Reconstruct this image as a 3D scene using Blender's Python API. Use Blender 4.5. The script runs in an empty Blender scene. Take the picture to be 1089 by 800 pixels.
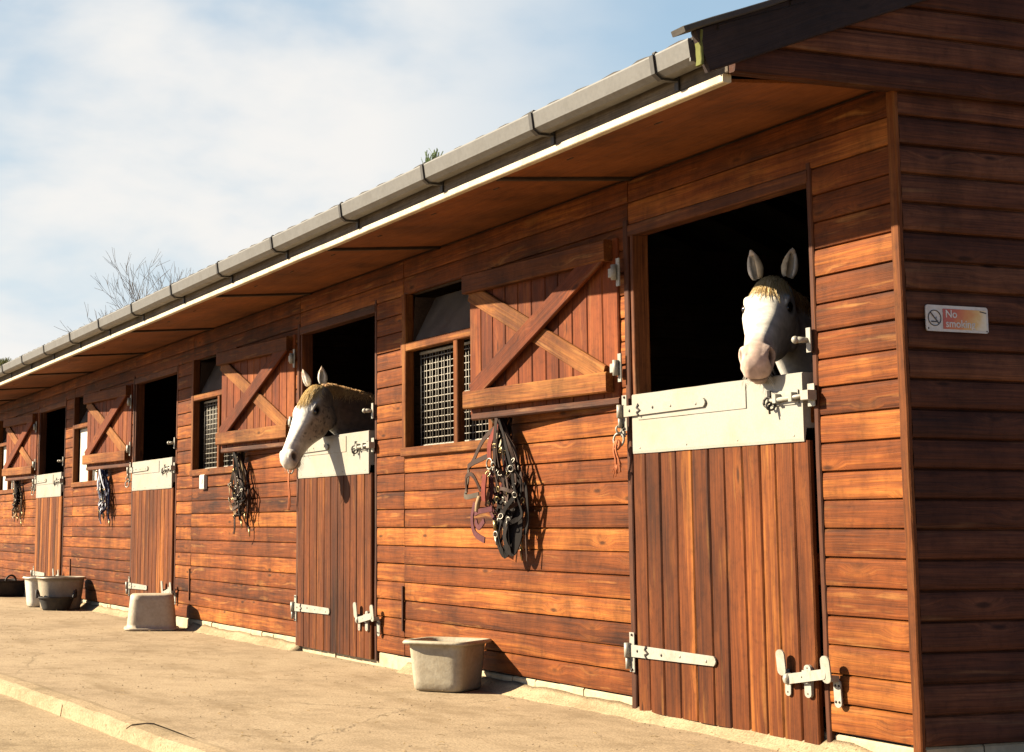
import bpy, math, random
from mathutils import Vector, Matrix, noise as mnoise
R = math.radians
rng = random.Random(7)
scene = bpy.context.scene
COL = scene.collection

# ------------------------------------------------------------------ helpers
class MB:
    """collects shapes, builds one mesh; gc = grain coordinates (along, across, depth), rnd = per board random"""
    def __init__(s):
        s.v=[]; s.f=[]; s.gc=[]; s.rn=[]; s.mi=[]; s.sm=[]
    def add(s, vs, fs, gcs=None, r=None, mi=0, smooth=False):
        o=len(s.v)
        if r is None: r=rng.random()
        for i,p in enumerate(vs):
            s.v.append(tuple(p)); s.gc.append(tuple(gcs[i]) if gcs else tuple(p)); s.rn.append(r)
        for f in fs:
            s.f.append(tuple(o+i for i in f)); s.mi.append(mi); s.sm.append(smooth)
    def board(s, a, b, wv, tv, w, t, ch=0.0025, segs=1, r=None, mi=0, jit=0.0, endch=0.0):
        """plank from a to b, width along wv, thickness along tv, chamfered long edges; grain runs a to b"""
        a=Vector(a); b=Vector(b); wv=Vector(wv).normalized(); tv=Vector(tv).normalized()
        L=(b-a).length; d=(b-a)/L
        hw,ht=w/2,t/2; c=min(ch,hw*.45,ht*.45)
        prof=[(-hw+c,-ht),(hw-c,-ht),(hw,-ht+c),(hw,ht-c),(hw-c,ht),(-hw+c,ht),(-hw,ht-c),(-hw,-ht+c)]
        n=len(prof); vs=[]; g=[]; fs=[]
        ox,oy=rng.uniform(0,60),rng.uniform(0,60)
        for i in range(segs+1):
            q=i/segs; j1=rng.uniform(-jit,jit); j2=rng.uniform(-jit,jit)
            for (x,y) in prof:
                vs.append(a+d*(L*q)+wv*(x+j1)+tv*(y+j2)); g.append((L*q+ox, x+oy, y+ox))
        for i in range(segs):
            for k in range(n):
                k2=(k+1)%n
                fs.append((i*n+k,i*n+k2,(i+1)*n+k2,(i+1)*n+k))
        fs.append(tuple(reversed(range(n)))); fs.append(tuple(segs*n+k for k in range(n)))
        if d.cross(wv).dot(tv)<0: fs=[tuple(reversed(f)) for f in fs]
        fs=[tuple(reversed(f)) for f in fs] if False else fs
        s.add(vs,fs,g,r,mi)
    def box(s, x0,x1,y0,y1,z0,z1, r=None, mi=0, ch=0.002):
        dx,dy,dz=abs(x1-x0),abs(y1-y0),abs(z1-z0)
        cx,cy,cz=(x0+x1)/2,(y0+y1)/2,(z0+z1)/2
        m=max(dx,dy,dz)
        if m==dx: s.board((x0,cy,cz),(x1,cy,cz),(0,1,0),(0,0,1),dy,dz,ch,1,r,mi)
        elif m==dy: s.board((cx,y0,cz),(cx,y1,cz),(0,0,1),(1,0,0),dz,dx,ch,1,r,mi)
        else: s.board((cx,cy,z0),(cx,cy,z1),(1,0,0),(0,1,0),dx,dy,ch,1,r,mi)
    def extrude(s, prof, a, d, u, w, segs=1, r=None, mi=0, jit=0.0, smooth=False, caps=True):
        """closed profile [(p,q)] in axes u,w swept from a along d (vector with length)"""
        a=Vector(a); d=Vector(d); u=Vector(u); w=Vector(w); L=d.length; n=len(prof)
        ox,oy=rng.uniform(0,60),rng.uniform(0,60); vs=[];g=[];fs=[]
        for i in range(segs+1):
            q=i/segs; j=rng.uniform(-jit,jit); j2=rng.uniform(-jit,jit)
            for (x,y) in prof:
                vs.append(a+d*q+u*(x+j)+w*(y+j2)); g.append((L*q+ox, y+oy, x+ox))
        for i in range(segs):
            for k in range(n):
                k2=(k+1)%n; fs.append((i*n+k,i*n+k2,(i+1)*n+k2,(i+1)*n+k))
        if caps:
            fs.append(tuple(reversed(range(n)))); fs.append(tuple(segs*n+k for k in range(n)))
        s.add(vs,fs,g,r,mi,smooth)
    def tube(s, pts, rads, n=8, r=None, mi=0, caps=True, flat=1.0, smooth=True):
        pts=[Vector(p) for p in pts]
        if not hasattr(rads,'__len__'): rads=[rads]*len(pts)
        vs=[];g=[];fs=[]; up=None; acc=0
        for i,p in enumerate(pts):
            t=(pts[min(i+1,len(pts)-1)]-pts[max(i-1,0)])
            if t.length<1e-9: t=Vector((0,0,1))
            t.normalize()
            if up is None:
                up=Vector((0,0,1)) if abs(t.z)<.9 else Vector((1,0,0))
            up=(up-t*up.dot(t)); up=up.normalized() if up.length>1e-6 else t.orthogonal().normalized()
            sd=t.cross(up)
            if i: acc+=(pts[i]-pts[i-1]).length
            for k in range(n):
                an=2*math.pi*k/n
                vs.append(p+sd*(math.cos(an)*rads[i])+up*(math.sin(an)*rads[i]*flat)); g.append((acc,an*rads[i],0))
        for i in range(len(pts)-1):
            for k in range(n):
                k2=(k+1)%n; fs.append((i*n+k,i*n+k2,(i+1)*n+k2,(i+1)*n+k))
        if caps:
            fs.append(tuple(reversed(range(n)))); fs.append(tuple((len(pts)-1)*n+k for k in range(n)))
        s.add(vs,fs,g,r,mi,smooth)
    def lathe(s, c, prof, n=40, sq=0.0, mi=0, r=None, ax=(1,1), rot=0, wob=0.0):
        """profile [(radius,z)] round vertical axis at c; sq>0 squares the plan; closed by caps where radius=0"""
        vs=[];fs=[]; cx,cy,cz=c
        ph=rng.uniform(0,6)
        for (rad,z) in prof:
            for k in range(n):
                an=2*math.pi*k/n; x,y=math.cos(an),math.sin(an)
                if sq>0:
                    e=2+sq*8; m=(abs(x)**e+abs(y)**e)**(-1/e); x*=m; y*=m
                w=1+wob*math.sin(an*2+ph)*.6+wob*math.sin(an*3+ph*2)*.4
                x*=rad*ax[0]*w; y*=rad*ax[1]*w
                vs.append((cx+x*math.cos(rot)-y*math.sin(rot), cy+x*math.sin(rot)+y*math.cos(rot), cz+z))
        for i in range(len(prof)-1):
            for k in range(n):
                k2=(k+1)%n; fs.append((i*n+k,i*n+k2,(i+1)*n+k2,(i+1)*n+k))
        s.add(vs,fs,None,r,mi,True)
    def torus(s, c, nrm, R0, r0, n=16, m=6, mi=0, sx=1.0, arc=1.0):
        c=Vector(c); nrm=Vector(nrm).normalized(); u=nrm.orthogonal().normalized(); w=nrm.cross(u)
        k=int(n*arc)
        pts=[c+u*(math.cos(2*math.pi*i/n)*R0*sx)+w*(math.sin(2*math.pi*i/n)*R0) for i in range(k+1)]
        s.tube(pts,r0,m,mi=mi)
    def ball(s, c, rad, n=10, m=7, sc=(1,1,1), mi=0):
        vs=[];fs=[]
        for i in range(m+1):
            th=math.pi*i/m
            for k in range(n):
                ph=2*math.pi*k/n
                vs.append((c[0]+rad*sc[0]*math.sin(th)*math.cos(ph),c[1]+rad*sc[1]*math.sin(th)*math.sin(ph),c[2]+rad*sc[2]*math.cos(th)))
        for i in range(m):
            for k in range(n):
                k2=(k+1)%n; fs.append((i*n+k,(i+1)*n+k,(i+1)*n+k2,i*n+k2))
        s.add(vs,fs,None,None,mi,True)
    def ribbon(s, pts, w, t, nrm=(0,-1,0), tw=None, mi=0, r=None):
        """flat strap along pts, flat side facing nrm (twisted by tw degrees along it)"""
        pts=[Vector(p) for p in pts]; vs=[];fs=[];g=[];acc=0
        nrm=Vector(nrm)
        for i,p in enumerate(pts):
            d=(pts[min(i+1,len(pts)-1)]-pts[max(i-1,0)]).normalized()
            a=nrm-d*nrm.dot(d)
            a=a.normalized() if a.length>1e-4 else d.orthogonal().normalized()
            if tw: a=Matrix.Rotation(R(tw)*i/(len(pts)-1),3,d)@a
            b=d.cross(a)
            if i: acc+=(pts[i]-pts[i-1]).length
            for (x,y) in ((-w/2,-t/2),(w/2,-t/2),(w/2,t/2),(-w/2,t/2)):
                vs.append(p+b*x+a*y); g.append((acc,x,y))
        n=4
        for i in range(len(pts)-1):
            for k in range(n):
                k2=(k+1)%n; fs.append((i*n+k,i*n+k2,(i+1)*n+k2,(i+1)*n+k))
        fs.append((3,2,1,0)); e=(len(pts)-1)*4; fs.append((e,e+1,e+2,e+3))
        s.add(vs,fs,g,r,mi)
    def build(s, name, mats, parent=None, fixn=True):
        me=bpy.data.meshes.new(name); me.from_pydata(s.v,[],s.f)
        a=me.attributes.new('gc','FLOAT_VECTOR','POINT'); a.data.foreach_set('vector',[c for p in s.gc for c in p])
        a=me.attributes.new('rnd','FLOAT','POINT'); a.data.foreach_set('value',s.rn)
        if not isinstance(mats,(list,tuple)): mats=[mats]
        for m in mats: me.materials.append(m)
        me.polygons.foreach_set('material_index',s.mi); me.polygons.foreach_set('use_smooth',s.sm)
        me.update()
        if fixn:
            import bmesh
            bm=bmesh.new(); bm.from_mesh(me); bmesh.ops.recalc_face_normals(bm,faces=bm.faces); bm.to_mesh(me); bm.free()
        o=bpy.data.objects.new(name,me); COL.objects.link(o)
        if parent is not None:
            o.parent=parent; o.matrix_parent_inverse=PINV.get(parent.name_full,Matrix())
            if parent.name_full not in PINV: PINV[o.name_full]=Matrix()
            else: PINV[o.name_full]=PINV[parent.name_full].copy(); 
            if parent.type=='MESH': o.matrix_parent_inverse=Matrix()
        return o
PINV={}
def thing(name, loc, label, cat, group=None):
    o=bpy.data.objects.new(name,None); COL.objects.link(o); o.location=loc; o.empty_display_size=.1
    o['label']=label; o['category']=cat
    if group: o['group']=group
    PINV[o.name_full]=Matrix.Translation(Vector(loc)).inverted()
    return o
def tag(o,label,cat,group=None):
    o['label']=label; o['category']=cat
    if group: o['group']=group
    return o
def structure(o,kind='structure'):
    o['kind']=kind; return o

# ------------------------------------------------------------------ materials
def new_mat(name):
    m=bpy.data.materials.new(name); m.use_nodes=True; nt=m.node_tree; b=nt.nodes['Principled BSDF']
    return m,nt,b
def N(nt,t,**k):
    n=nt.nodes.new(t)
    for a,v in k.items():
        if a in('operation','blend_type','data_type','noise_dimensions','feature','attribute_name','wave_type','bands_direction','distance','interpolation'): setattr(n,a,v)
        else: n.inputs[a].default_value=v
    return n
def ramp(nt,stops,interp='LINEAR'):
    n=nt.nodes.new('ShaderNodeValToRGB'); n.color_ramp.interpolation=interp
    e=n.color_ramp.elements
    while len(e)<len(stops): e.new(.5)
    for i,(p,c) in enumerate(stops):
        e[i].position=p; e[i].color=(c[0],c[1],c[2],1) if hasattr(c,'__len__') else (c,c,c,1)
    return n
def vmul(nt,src,vec):
    n=nt.nodes.new('ShaderNodeVectorMath'); n.operation='MULTIPLY'; nt.links.new(src,n.inputs[0]); n.inputs[1].default_value=vec
    return n.outputs[0]
def mixc(nt,fac,a,b,bt='MIX'):
    n=nt.nodes.new('ShaderNodeMix'); n.data_type='RGBA'; n.blend_type=bt
    for i,x in ((0,fac),(6,a),(7,b)):
        if hasattr(x,'links') or hasattr(x,'is_linked'): nt.links.new(x,n.inputs[i])
        elif hasattr(x,'__len__'): n.inputs[i].default_value=(x[0],x[1],x[2],1)
        else: n.inputs[i].default_value=x
    return n.outputs[2]
def math_(nt,op,a,b=None,c=None,clamp=False):
    n=nt.nodes.new('ShaderNodeMath'); n.operation=op; n.use_clamp=clamp
    for i,x in enumerate((a,b,c)):
        if x is None: continue
        if hasattr(x,'is_linked'): nt.links.new(x,n.inputs[i])
        else: n.inputs[i].default_value=x
    return n.outputs[0]

KA,KB=.43,.56      # sun-bleached photograph is exposed high: real, fairly dark base colours
def wood(name, dark, mid, light, pale=None, rough=.66, streak=1.0, knots=True, pale_amt=.5, bump=.5, spec=.25, freq=1.0):
    dark,mid,light=[[c*KA for c in x] for x in (dark,mid,light)]; pale=[c*KA for c in pale] if pale else None; spec*=.7
    m,nt,b=new_mat(name); L=nt.links.new
    gc=N(nt,'ShaderNodeAttribute',attribute_name='gc'); rn=N(nt,'ShaderNodeAttribute',attribute_name='rnd')
    off=nt.nodes.new('ShaderNodeVectorMath'); off.operation='ADD'
    rv=vmul(nt,rn.outputs['Color'],(37.,91.,53.))
    # Fac output drives a vector offset
    comb=nt.nodes.new('ShaderNodeCombineXYZ')
    for i,k in enumerate((37.,91.,53.)): L(math_(nt,'MULTIPLY',rn.outputs['Fac'],k),comb.inputs[i])
    L(gc.outputs['Vector'],off.inputs[0]); L(comb.outputs[0],off.inputs[1]); g=off.outputs[0]
    # slow wander so that the grain is not ruler straight
    wn=N(nt,'ShaderNodeTexNoise',Scale=1.0,Detail=2.0); L(vmul(nt,g,(2.2*freq,3.,3.)),wn.inputs['Vector'])
    wv=nt.nodes.new('ShaderNodeVectorMath'); wv.operation='SUBTRACT'; L(wn.outputs['Color'],wv.inputs[0]); wv.inputs[1].default_value=(.5,.5,.5)
    wa=nt.nodes.new('ShaderNodeVectorMath'); wa.operation='ADD'; L(g,wa.inputs[0]); L(vmul(nt,wv.outputs[0],(0,.022,.012)),wa.inputs[1]); gw=wa.outputs[0]
    # knots bend the grain round them
    kc=vmul(nt,gw,(4.0,14.,14.))
    vo=N(nt,'ShaderNodeTexVoronoi',Scale=1.0,Randomness=1.0); L(kc,vo.inputs['Vector'])
    kn=nt.nodes.new('ShaderNodeSeparateColor'); L(vo.outputs['Color'],kn.inputs[0])
    ksel=math_(nt,'GREATER_THAN',kn.outputs[0],.62)
    kd=vo.outputs['Distance']
    halo=N(nt,'ShaderNodeMapRange',**{'From Min':.42,'From Max':.1,'To Min':0.,'To Max':1.}); L(kd,halo.inputs['Value'])
    core=N(nt,'ShaderNodeMapRange',**{'From Min':.16,'From Max':.08,'To Min':0.,'To Max':1.}); L(kd,core.inputs['Value'])
    haloS=math_(nt,'MULTIPLY',halo.outputs[0],ksel); coreS=math_(nt,'MULTIPLY',core.outputs[0],ksel)
    kb=nt.nodes.new('ShaderNodeCombineXYZ'); L(math_(nt,'MULTIPLY',haloS,.022 if knots else 0.),kb.inputs[1])
    ka=nt.nodes.new('ShaderNodeVectorMath'); ka.operation='ADD'; L(gw,ka.inputs[0]); L(kb.outputs[0],ka.inputs[1]); gk=ka.outputs[0]
    n1=N(nt,'ShaderNodeTexNoise',Scale=1.0,Detail=5.0,Roughness=.62); L(vmul(nt,gk,(1.5*freq,62.*freq,62.*freq)),n1.inputs['Vector'])
    n2=N(nt,'ShaderNodeTexNoise',Scale=1.0,Detail=4.0,Roughness=.7); L(vmul(nt,gk,(3.5,240.,240.)),n2.inputs['Vector'])
    n3=N(nt,'ShaderNodeTexNoise',Scale=1.0,Detail=3.0,Roughness=.6); L(vmul(nt,g,(1.5*freq,9.,9.)),n3.inputs['Vector'])
    # board tone
    tone=ramp(nt,[(0.,dark),(.3,[.45*a+.55*c for a,c in zip(dark,mid)]),(.62,mid),(1.,light)])
    t=math_(nt,'MULTIPLY_ADD',rn.outputs['Fac'],.56,.02)
    t=math_(nt,'MULTIPLY_ADD',math_(nt,'SUBTRACT',n3.outputs['Fac'],.5),1.15*streak,t)
    t=math_(nt,'MULTIPLY_ADD',math_(nt,'SUBTRACT',n1.outputs['Fac'],.42),1.15*streak,math_(nt,'ADD',t,.16),clamp=True)
    L(t,tone.inputs[0]); col=tone.outputs[0]
    # fine dark grain lines
    fg=ramp(nt,[(.33,.42),(.56,1.08)]); L(n2.outputs['Fac'],fg.inputs[0])
    col=mixc(nt,.75,col,mixc(nt,1.,col,fg.outputs[0],'MULTIPLY'))
    if pale:
        n4=N(nt,'ShaderNodeTexNoise',Scale=1.0,Detail=4.0,Roughness=.55); L(vmul(nt,gk,(2.6,34.,34.)),n4.inputs['Vector'])
        pr_=ramp(nt,[(.60,0.),(.72,1.)]); L(n4.outputs['Fac'],pr_.inputs[0])
        pf=math_(nt,'MULTIPLY',pr_.outputs[0],pale_amt)
        col=mixc(nt,pf,col,pale)
    if knots:
        kh=mixc(nt,math_(nt,'MULTIPLY',haloS,.22),col,light)
        col=mixc(nt,math_(nt,'MULTIPLY',coreS,.75),kh,[c*.45 for c in dark])
    tc=nt.nodes.new('ShaderNodeTexCoord')
    w1=N(nt,'ShaderNodeTexNoise',Scale=1.,Detail=5.,Roughness=.65); L(vmul(nt,tc.outputs['Object'],(3.2,3.2,1.1)),w1.inputs['Vector'])
    w2=N(nt,'ShaderNodeTexNoise',Scale=26.,Detail=5.,Roughness=.7); L(tc.outputs['Object'],w2.inputs['Vector'])
    wr=ramp(nt,[(.30,.52),(.5,.95),(.68,1.22)]); L(w1.outputs['Fac'],wr.inputs[0]); w2r=ramp(nt,[(.28,.62),(.48,1.),(.75,1.12)]); L(w2.outputs['Fac'],w2r.inputs[0])
    col=mixc(nt,1.,col,wr.outputs[0],'MULTIPLY'); col=mixc(nt,.8,col,mixc(nt,1.,col,w2r.outputs[0],'MULTIPLY'))
    # nicks and scratches to bare wood
    sn=N(nt,'ShaderNodeTexNoise',Scale=1.,Detail=6.,Roughness=.8,Distortion=1.5); L(vmul(nt,gw,(28.,70.,70.)),sn.inputs['Vector'])
    sr=ramp(nt,[(.70,0.),(.735,.7)]); L(sn.outputs['Fac'],sr.inputs[0]); col=mixc(nt,sr.outputs[0],col,[min(1,c*1.5) for c in light])
    L(col,b.inputs['Base Color'])
    b.inputs['Specular IOR Level'].default_value=spec
    rr=N(nt,'ShaderNodeMapRange',**{'To Min':rough-.12,'To Max':rough+.16}); L(n1.outputs['Fac'],rr.inputs['Value']); L(rr.outputs[0],b.inputs['Roughness'])
    bp=N(nt,'ShaderNodeBump',Strength=bump,Distance=.004)
    L(math_(nt,'ADD',math_(nt,'MULTIPLY',n2.outputs['Fac'],.6),math_(nt,'MULTIPLY',n1.outputs['Fac'],.8)),bp.inputs['Height']); L(bp.outputs[0],b.inputs['Normal'])
    return m

def grubby(name, base, dirt, rough=.6, scale=6., amt=.6, metal=0., bump=.12, spec=.4, thresh=(.45,.7), fine=60., rust=None):
    base=[c*KB for c in base]; dirt=[c*KB for c in dirt]
    """painted or plastic or stone surface with blotches of dirt in object space"""
    m,nt,b=new_mat(name); L=nt.links.new
    tc=nt.nodes.new('ShaderNodeTexCoord'); o=tc.outputs['Object']
    n1=N(nt,'ShaderNodeTexNoise',Scale=scale,Detail=6.,Roughness=.65); L(o,n1.inputs['Vector'])
    n2=N(nt,'ShaderNodeTexNoise',Scale=fine,Detail=4.,Roughness=.6); L(o,n2.inputs['Vector'])
    r1=ramp(nt,[(thresh[0],0.),(thresh[1],1.)]); L(n1.outputs['Fac'],r1.inputs[0])
    col=mixc(nt,math_(nt,'MULTIPLY',r1.outputs[0],amt),base,dirt)
    r2=ramp(nt,[(.3,.82),(.6,1.04)]); L(n2.outputs['Fac'],r2.inputs[0])
    col=mixc(nt,.8,col,mixc(nt,1.,col,r2.outputs[0],'MULTIPLY'))
    if rust:
        n3=N(nt,'ShaderNodeTexNoise',Scale=scale*3.,Detail=8.,Roughness=.75); L(o,n3.inputs['Vector'])
        r3=ramp(nt,[(.62,0.),(.7,1.)]); L(n3.outputs['Fac'],r3.inputs[0]); col=mixc(nt,r3.outputs[0],col,rust)
    L(col,b.inputs['Base Color']); b.inputs['Metallic'].default_value=metal; b.inputs['Specular IOR Level'].default_value=spec
    rr=N(nt,'ShaderNodeMapRange',**{'To Min':rough-.1,'To Max':rough+.15}); L(n1.outputs['Fac'],rr.inputs['Value']); L(rr.outputs[0],b.inputs['Roughness'])
    bp=N(nt,'ShaderNodeBump',Strength=bump,Distance=.01); L(math_(nt,'ADD',n1.outputs['Fac'],math_(nt,'MULTIPLY',n2.outputs['Fac'],.4)),bp.inputs['Height']); L(bp.outputs[0],b.inputs['Normal'])
    return m
def plain(name,col,rough=.6,metal=0.,spec=.4):
    col=[c*KB for c in col]
    m,nt,b=new_mat(name); b.inputs['Base Color'].default_value=(*col,1); b.inputs['Roughness'].default_value=rough
    b.inputs['Metallic'].default_value=metal; b.inputs['Specular IOR Level'].default_value=spec
    tc=nt.nodes.new('ShaderNodeTexCoord'); n=N(nt,'ShaderNodeTexNoise',Scale=45.,Detail=4.); nt.links.new(tc.outputs['Object'],n.inputs['Vector'])
    r=ramp(nt,[(.3,.75),(.7,1.1)]); nt.links.new(n.outputs['Fac'],r.inputs[0])
    nt.links.new(mixc(nt,1.,col,r.outputs[0],'MULTIPLY'),b.inputs['Base Color'])
    return m

M={}
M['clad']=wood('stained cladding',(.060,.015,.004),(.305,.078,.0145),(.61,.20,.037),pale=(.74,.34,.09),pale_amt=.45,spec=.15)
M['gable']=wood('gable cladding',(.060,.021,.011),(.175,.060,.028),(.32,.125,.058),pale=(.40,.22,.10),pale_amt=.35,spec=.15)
M['door']=wood('door planks',(.042,.011,.004),(.24,.063,.0135),(.56,.19,.037),pale=(.56,.25,.055),pale_amt=.3,streak=.95,freq=.95,spec=.15)
M['shutter']=wood('upper door boards',(.12,.025,.008),(.31,.074,.020),(.47,.142,.036),pale=(.54,.23,.07),pale_amt=.3,spec=.15)
M['brace']=wood('brace timber',(.11,.029,.008),(.27,.080,.018),(.46,.18,.045),pale=(.58,.28,.08),pale_amt=.5,spec=.15)
M['post']=wood('frame timber',(.040,.012,.006),(.16,.045,.013),(.38,.12,.03),pale=(.5,.27,.12),pale_amt=.4)
M['ply']=wood('soffit plywood',(.24,.070,.017),(.40,.125,.031),(.54,.19,.052),knots=False,bump=.05,streak=.55,freq=.6)
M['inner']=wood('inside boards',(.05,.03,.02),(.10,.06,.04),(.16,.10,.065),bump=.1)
M['barge']=wood('dark barge timber',(.03,.016,.013),(.055,.032,.025),(.09,.055,.042),rough=.7)
M['fascia']=wood('weathered fascia',(.10,.075,.055),(.24,.19,.14),(.36,.30,.22),knots=False,rough=.75)
M['trim']=grubby('cream trim paint',(.78,.66,.46),(.30,.22,.12),.6,9.,.5)
M['cream']=grubby('cream painted metal',(.40,.385,.33),(.42,.30,.15),.45,5.,.6,thresh=(.45,.75),spec=.45,bump=.03,fine=150.,rust=None)
M['galv']=grubby('grey painted steel',(.44,.42,.35),(.25,.19,.12),.45,14.,.5,spec=.5,bump=.06,rust=(.22,.09,.035))
M['iron']=plain('dark iron',(.06,.05,.045),.5,.6)
M['gutter']=grubby('grey plastic gutter',(.165,.158,.145),(.09,.082,.07),.45,7.,.5,bump=.04)
M['bracket']=plain('dark gutter bracket',(.05,.045,.04),.55)
M['mesh']=plain('pale wire',(.46,.42,.35),.5,.2)
M['pane']=grubby('dusty perspex',(.12,.10,.085),(.24,.20,.16),.35,8.,.7)
M['whitepanel']=grubby('white window board',(.80,.76,.66),(.5,.42,.3),.6,6.,.4)
M['plinth']=grubby('plinth block',(.62,.50,.32),(.36,.26,.14),.85,11.,.6,bump=.5)
M['tile']=grubby('dark roof tile',(.055,.045,.04),(.11,.10,.07),.85,5.,.7,bump=.4)
M['moss']=plain('green moss',(.16,.17,.035),.95)
M['grass']=plain('grass blades',(.10,.17,.03),.7)
M['bark']=grubby('bare bark',(.11,.075,.05),(.2,.15,.10),.85,8.,.6)
M['black']=plain('black webbing',(.016,.012,.011),.85,spec=.12)
M['brownstrap']=plain('brown leather',(.055,.024,.014),.75,spec=.2)
M['plum']=plain('faded plum webbing',(.13,.040,.045),.85,spec=.15)
M['red']=plain('faded red webbing',(.22,.05,.035),.85,spec=.12)
M['tan']=plain('tan rope',(.45,.30,.15),.85)
M['blue']=plain('navy webbing',(.035,.05,.16),.7)
M['paleblue']=plain('pale rope',(.48,.50,.58),.8)
M['greystrap']=plain('grey webbing',(.13,.10,.075),.85,spec=.15)
M['brass']=plain('dull brass',(.45,.33,.15),.35,.8)
M['steel']=plain('dull steel',(.42,.39,.33),.45,.7)
M['twine']=plain('orange twine',(.55,.16,.05),.85)
M['tubgrey']=grubby('dirty grey plastic tub',(.56,.48,.34),(.36,.27,.15),.6,7.,.7,bump=.25)
M['tubcream']=grubby('dusty cream tub',(.66,.55,.40),(.40,.29,.17),.6,8.,.6,bump=.25)
M['tubwhite']=grubby('white plastic bucket',(.72,.66,.55),(.45,.36,.24),.5,8.,.5)
M['tubclear']=grubby('cloudy plastic tub',(.48,.40,.29),(.30,.22,.13),.4,6.,.6)
M['rubber']=grubby('black rubber',(.035,.030,.026),(.13,.10,.065),.75,9.,.6)
M['signw']=grubby('white sign plate',(.74,.70,.64),(.5,.42,.34),.4,20.,.3)
M['signk']=plain('sign black print',(.06,.045,.045),.5)
M['hoof']=plain('dark hoof',(.05,.04,.03),.6)
M['eye']=plain('dark eye',(.012,.008,.006),.08,spec=.8)
def hair_mat(name,a,b_,c):
    m,nt,b=new_mat(name); rn=N(nt,'ShaderNodeAttribute',attribute_name='rnd'); r=ramp(nt,[(0.,a),(.5,b_),(1.,c)]); nt.links.new(rn.outputs['Fac'],r.inputs[0])
    nt.links.new(r.outputs[0],b.inputs['Base Color']); b.inputs['Roughness'].default_value=.5; b.inputs['Specular IOR Level'].default_value=.3; return m
M['forelock']=hair_mat('golden hair',(.36,.22,.08),(.62,.43,.17),(.82,.68,.42))
M['mane']=hair_mat('sandy mane',(.20,.10,.04),(.42,.22,.08),(.66,.42,.18))
M['hairpale']=plain('pale hair',(.75,.70,.6),.6)

def sign_red():
    m,nt,b=new_mat('faded red sign print'); L=nt.links.new
    tc=nt.nodes.new('ShaderNodeTexCoord'); s=nt.nodes.new('ShaderNodeSeparateXYZ'); L(tc.outputs['Object'],s.inputs[0])
    n=N(nt,'ShaderNodeTexNoise',Scale=30.,Detail=5.); L(tc.outputs['Object'],n.inputs['Vector'])
    f=math_(nt,'ADD',math_(nt,'MULTIPLY',math_(nt,'SUBTRACT',s.outputs[1],.116),6.1),math_(nt,'MULTIPLY',math_(nt,'SUBTRACT',n.outputs['Fac'],.5),.6))
    f=math_(nt,'ADD',f,math_(nt,'MULTIPLY',math_(nt,'SUBTRACT',s.outputs[2],1.261),-4.0))
    r=ramp(nt,[(.0,(.27,.04,.035)),(.25,(.36,.07,.02)),(.52,(.42,.16,.03)),(.72,(.46,.30,.10)),(.92,(.48,.44,.34))])
    mr=N(nt,'ShaderNodeMapRange',**{'From Min':-.1,'From Max':1.1}); L(f,mr.inputs['Value']); L(mr.outputs[0],r.inputs[0])
    L(r.outputs[0],b.inputs['Base Color']); b.inputs['Roughness'].default_value=.5
    return m
M['signr']=sign_red()

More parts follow.
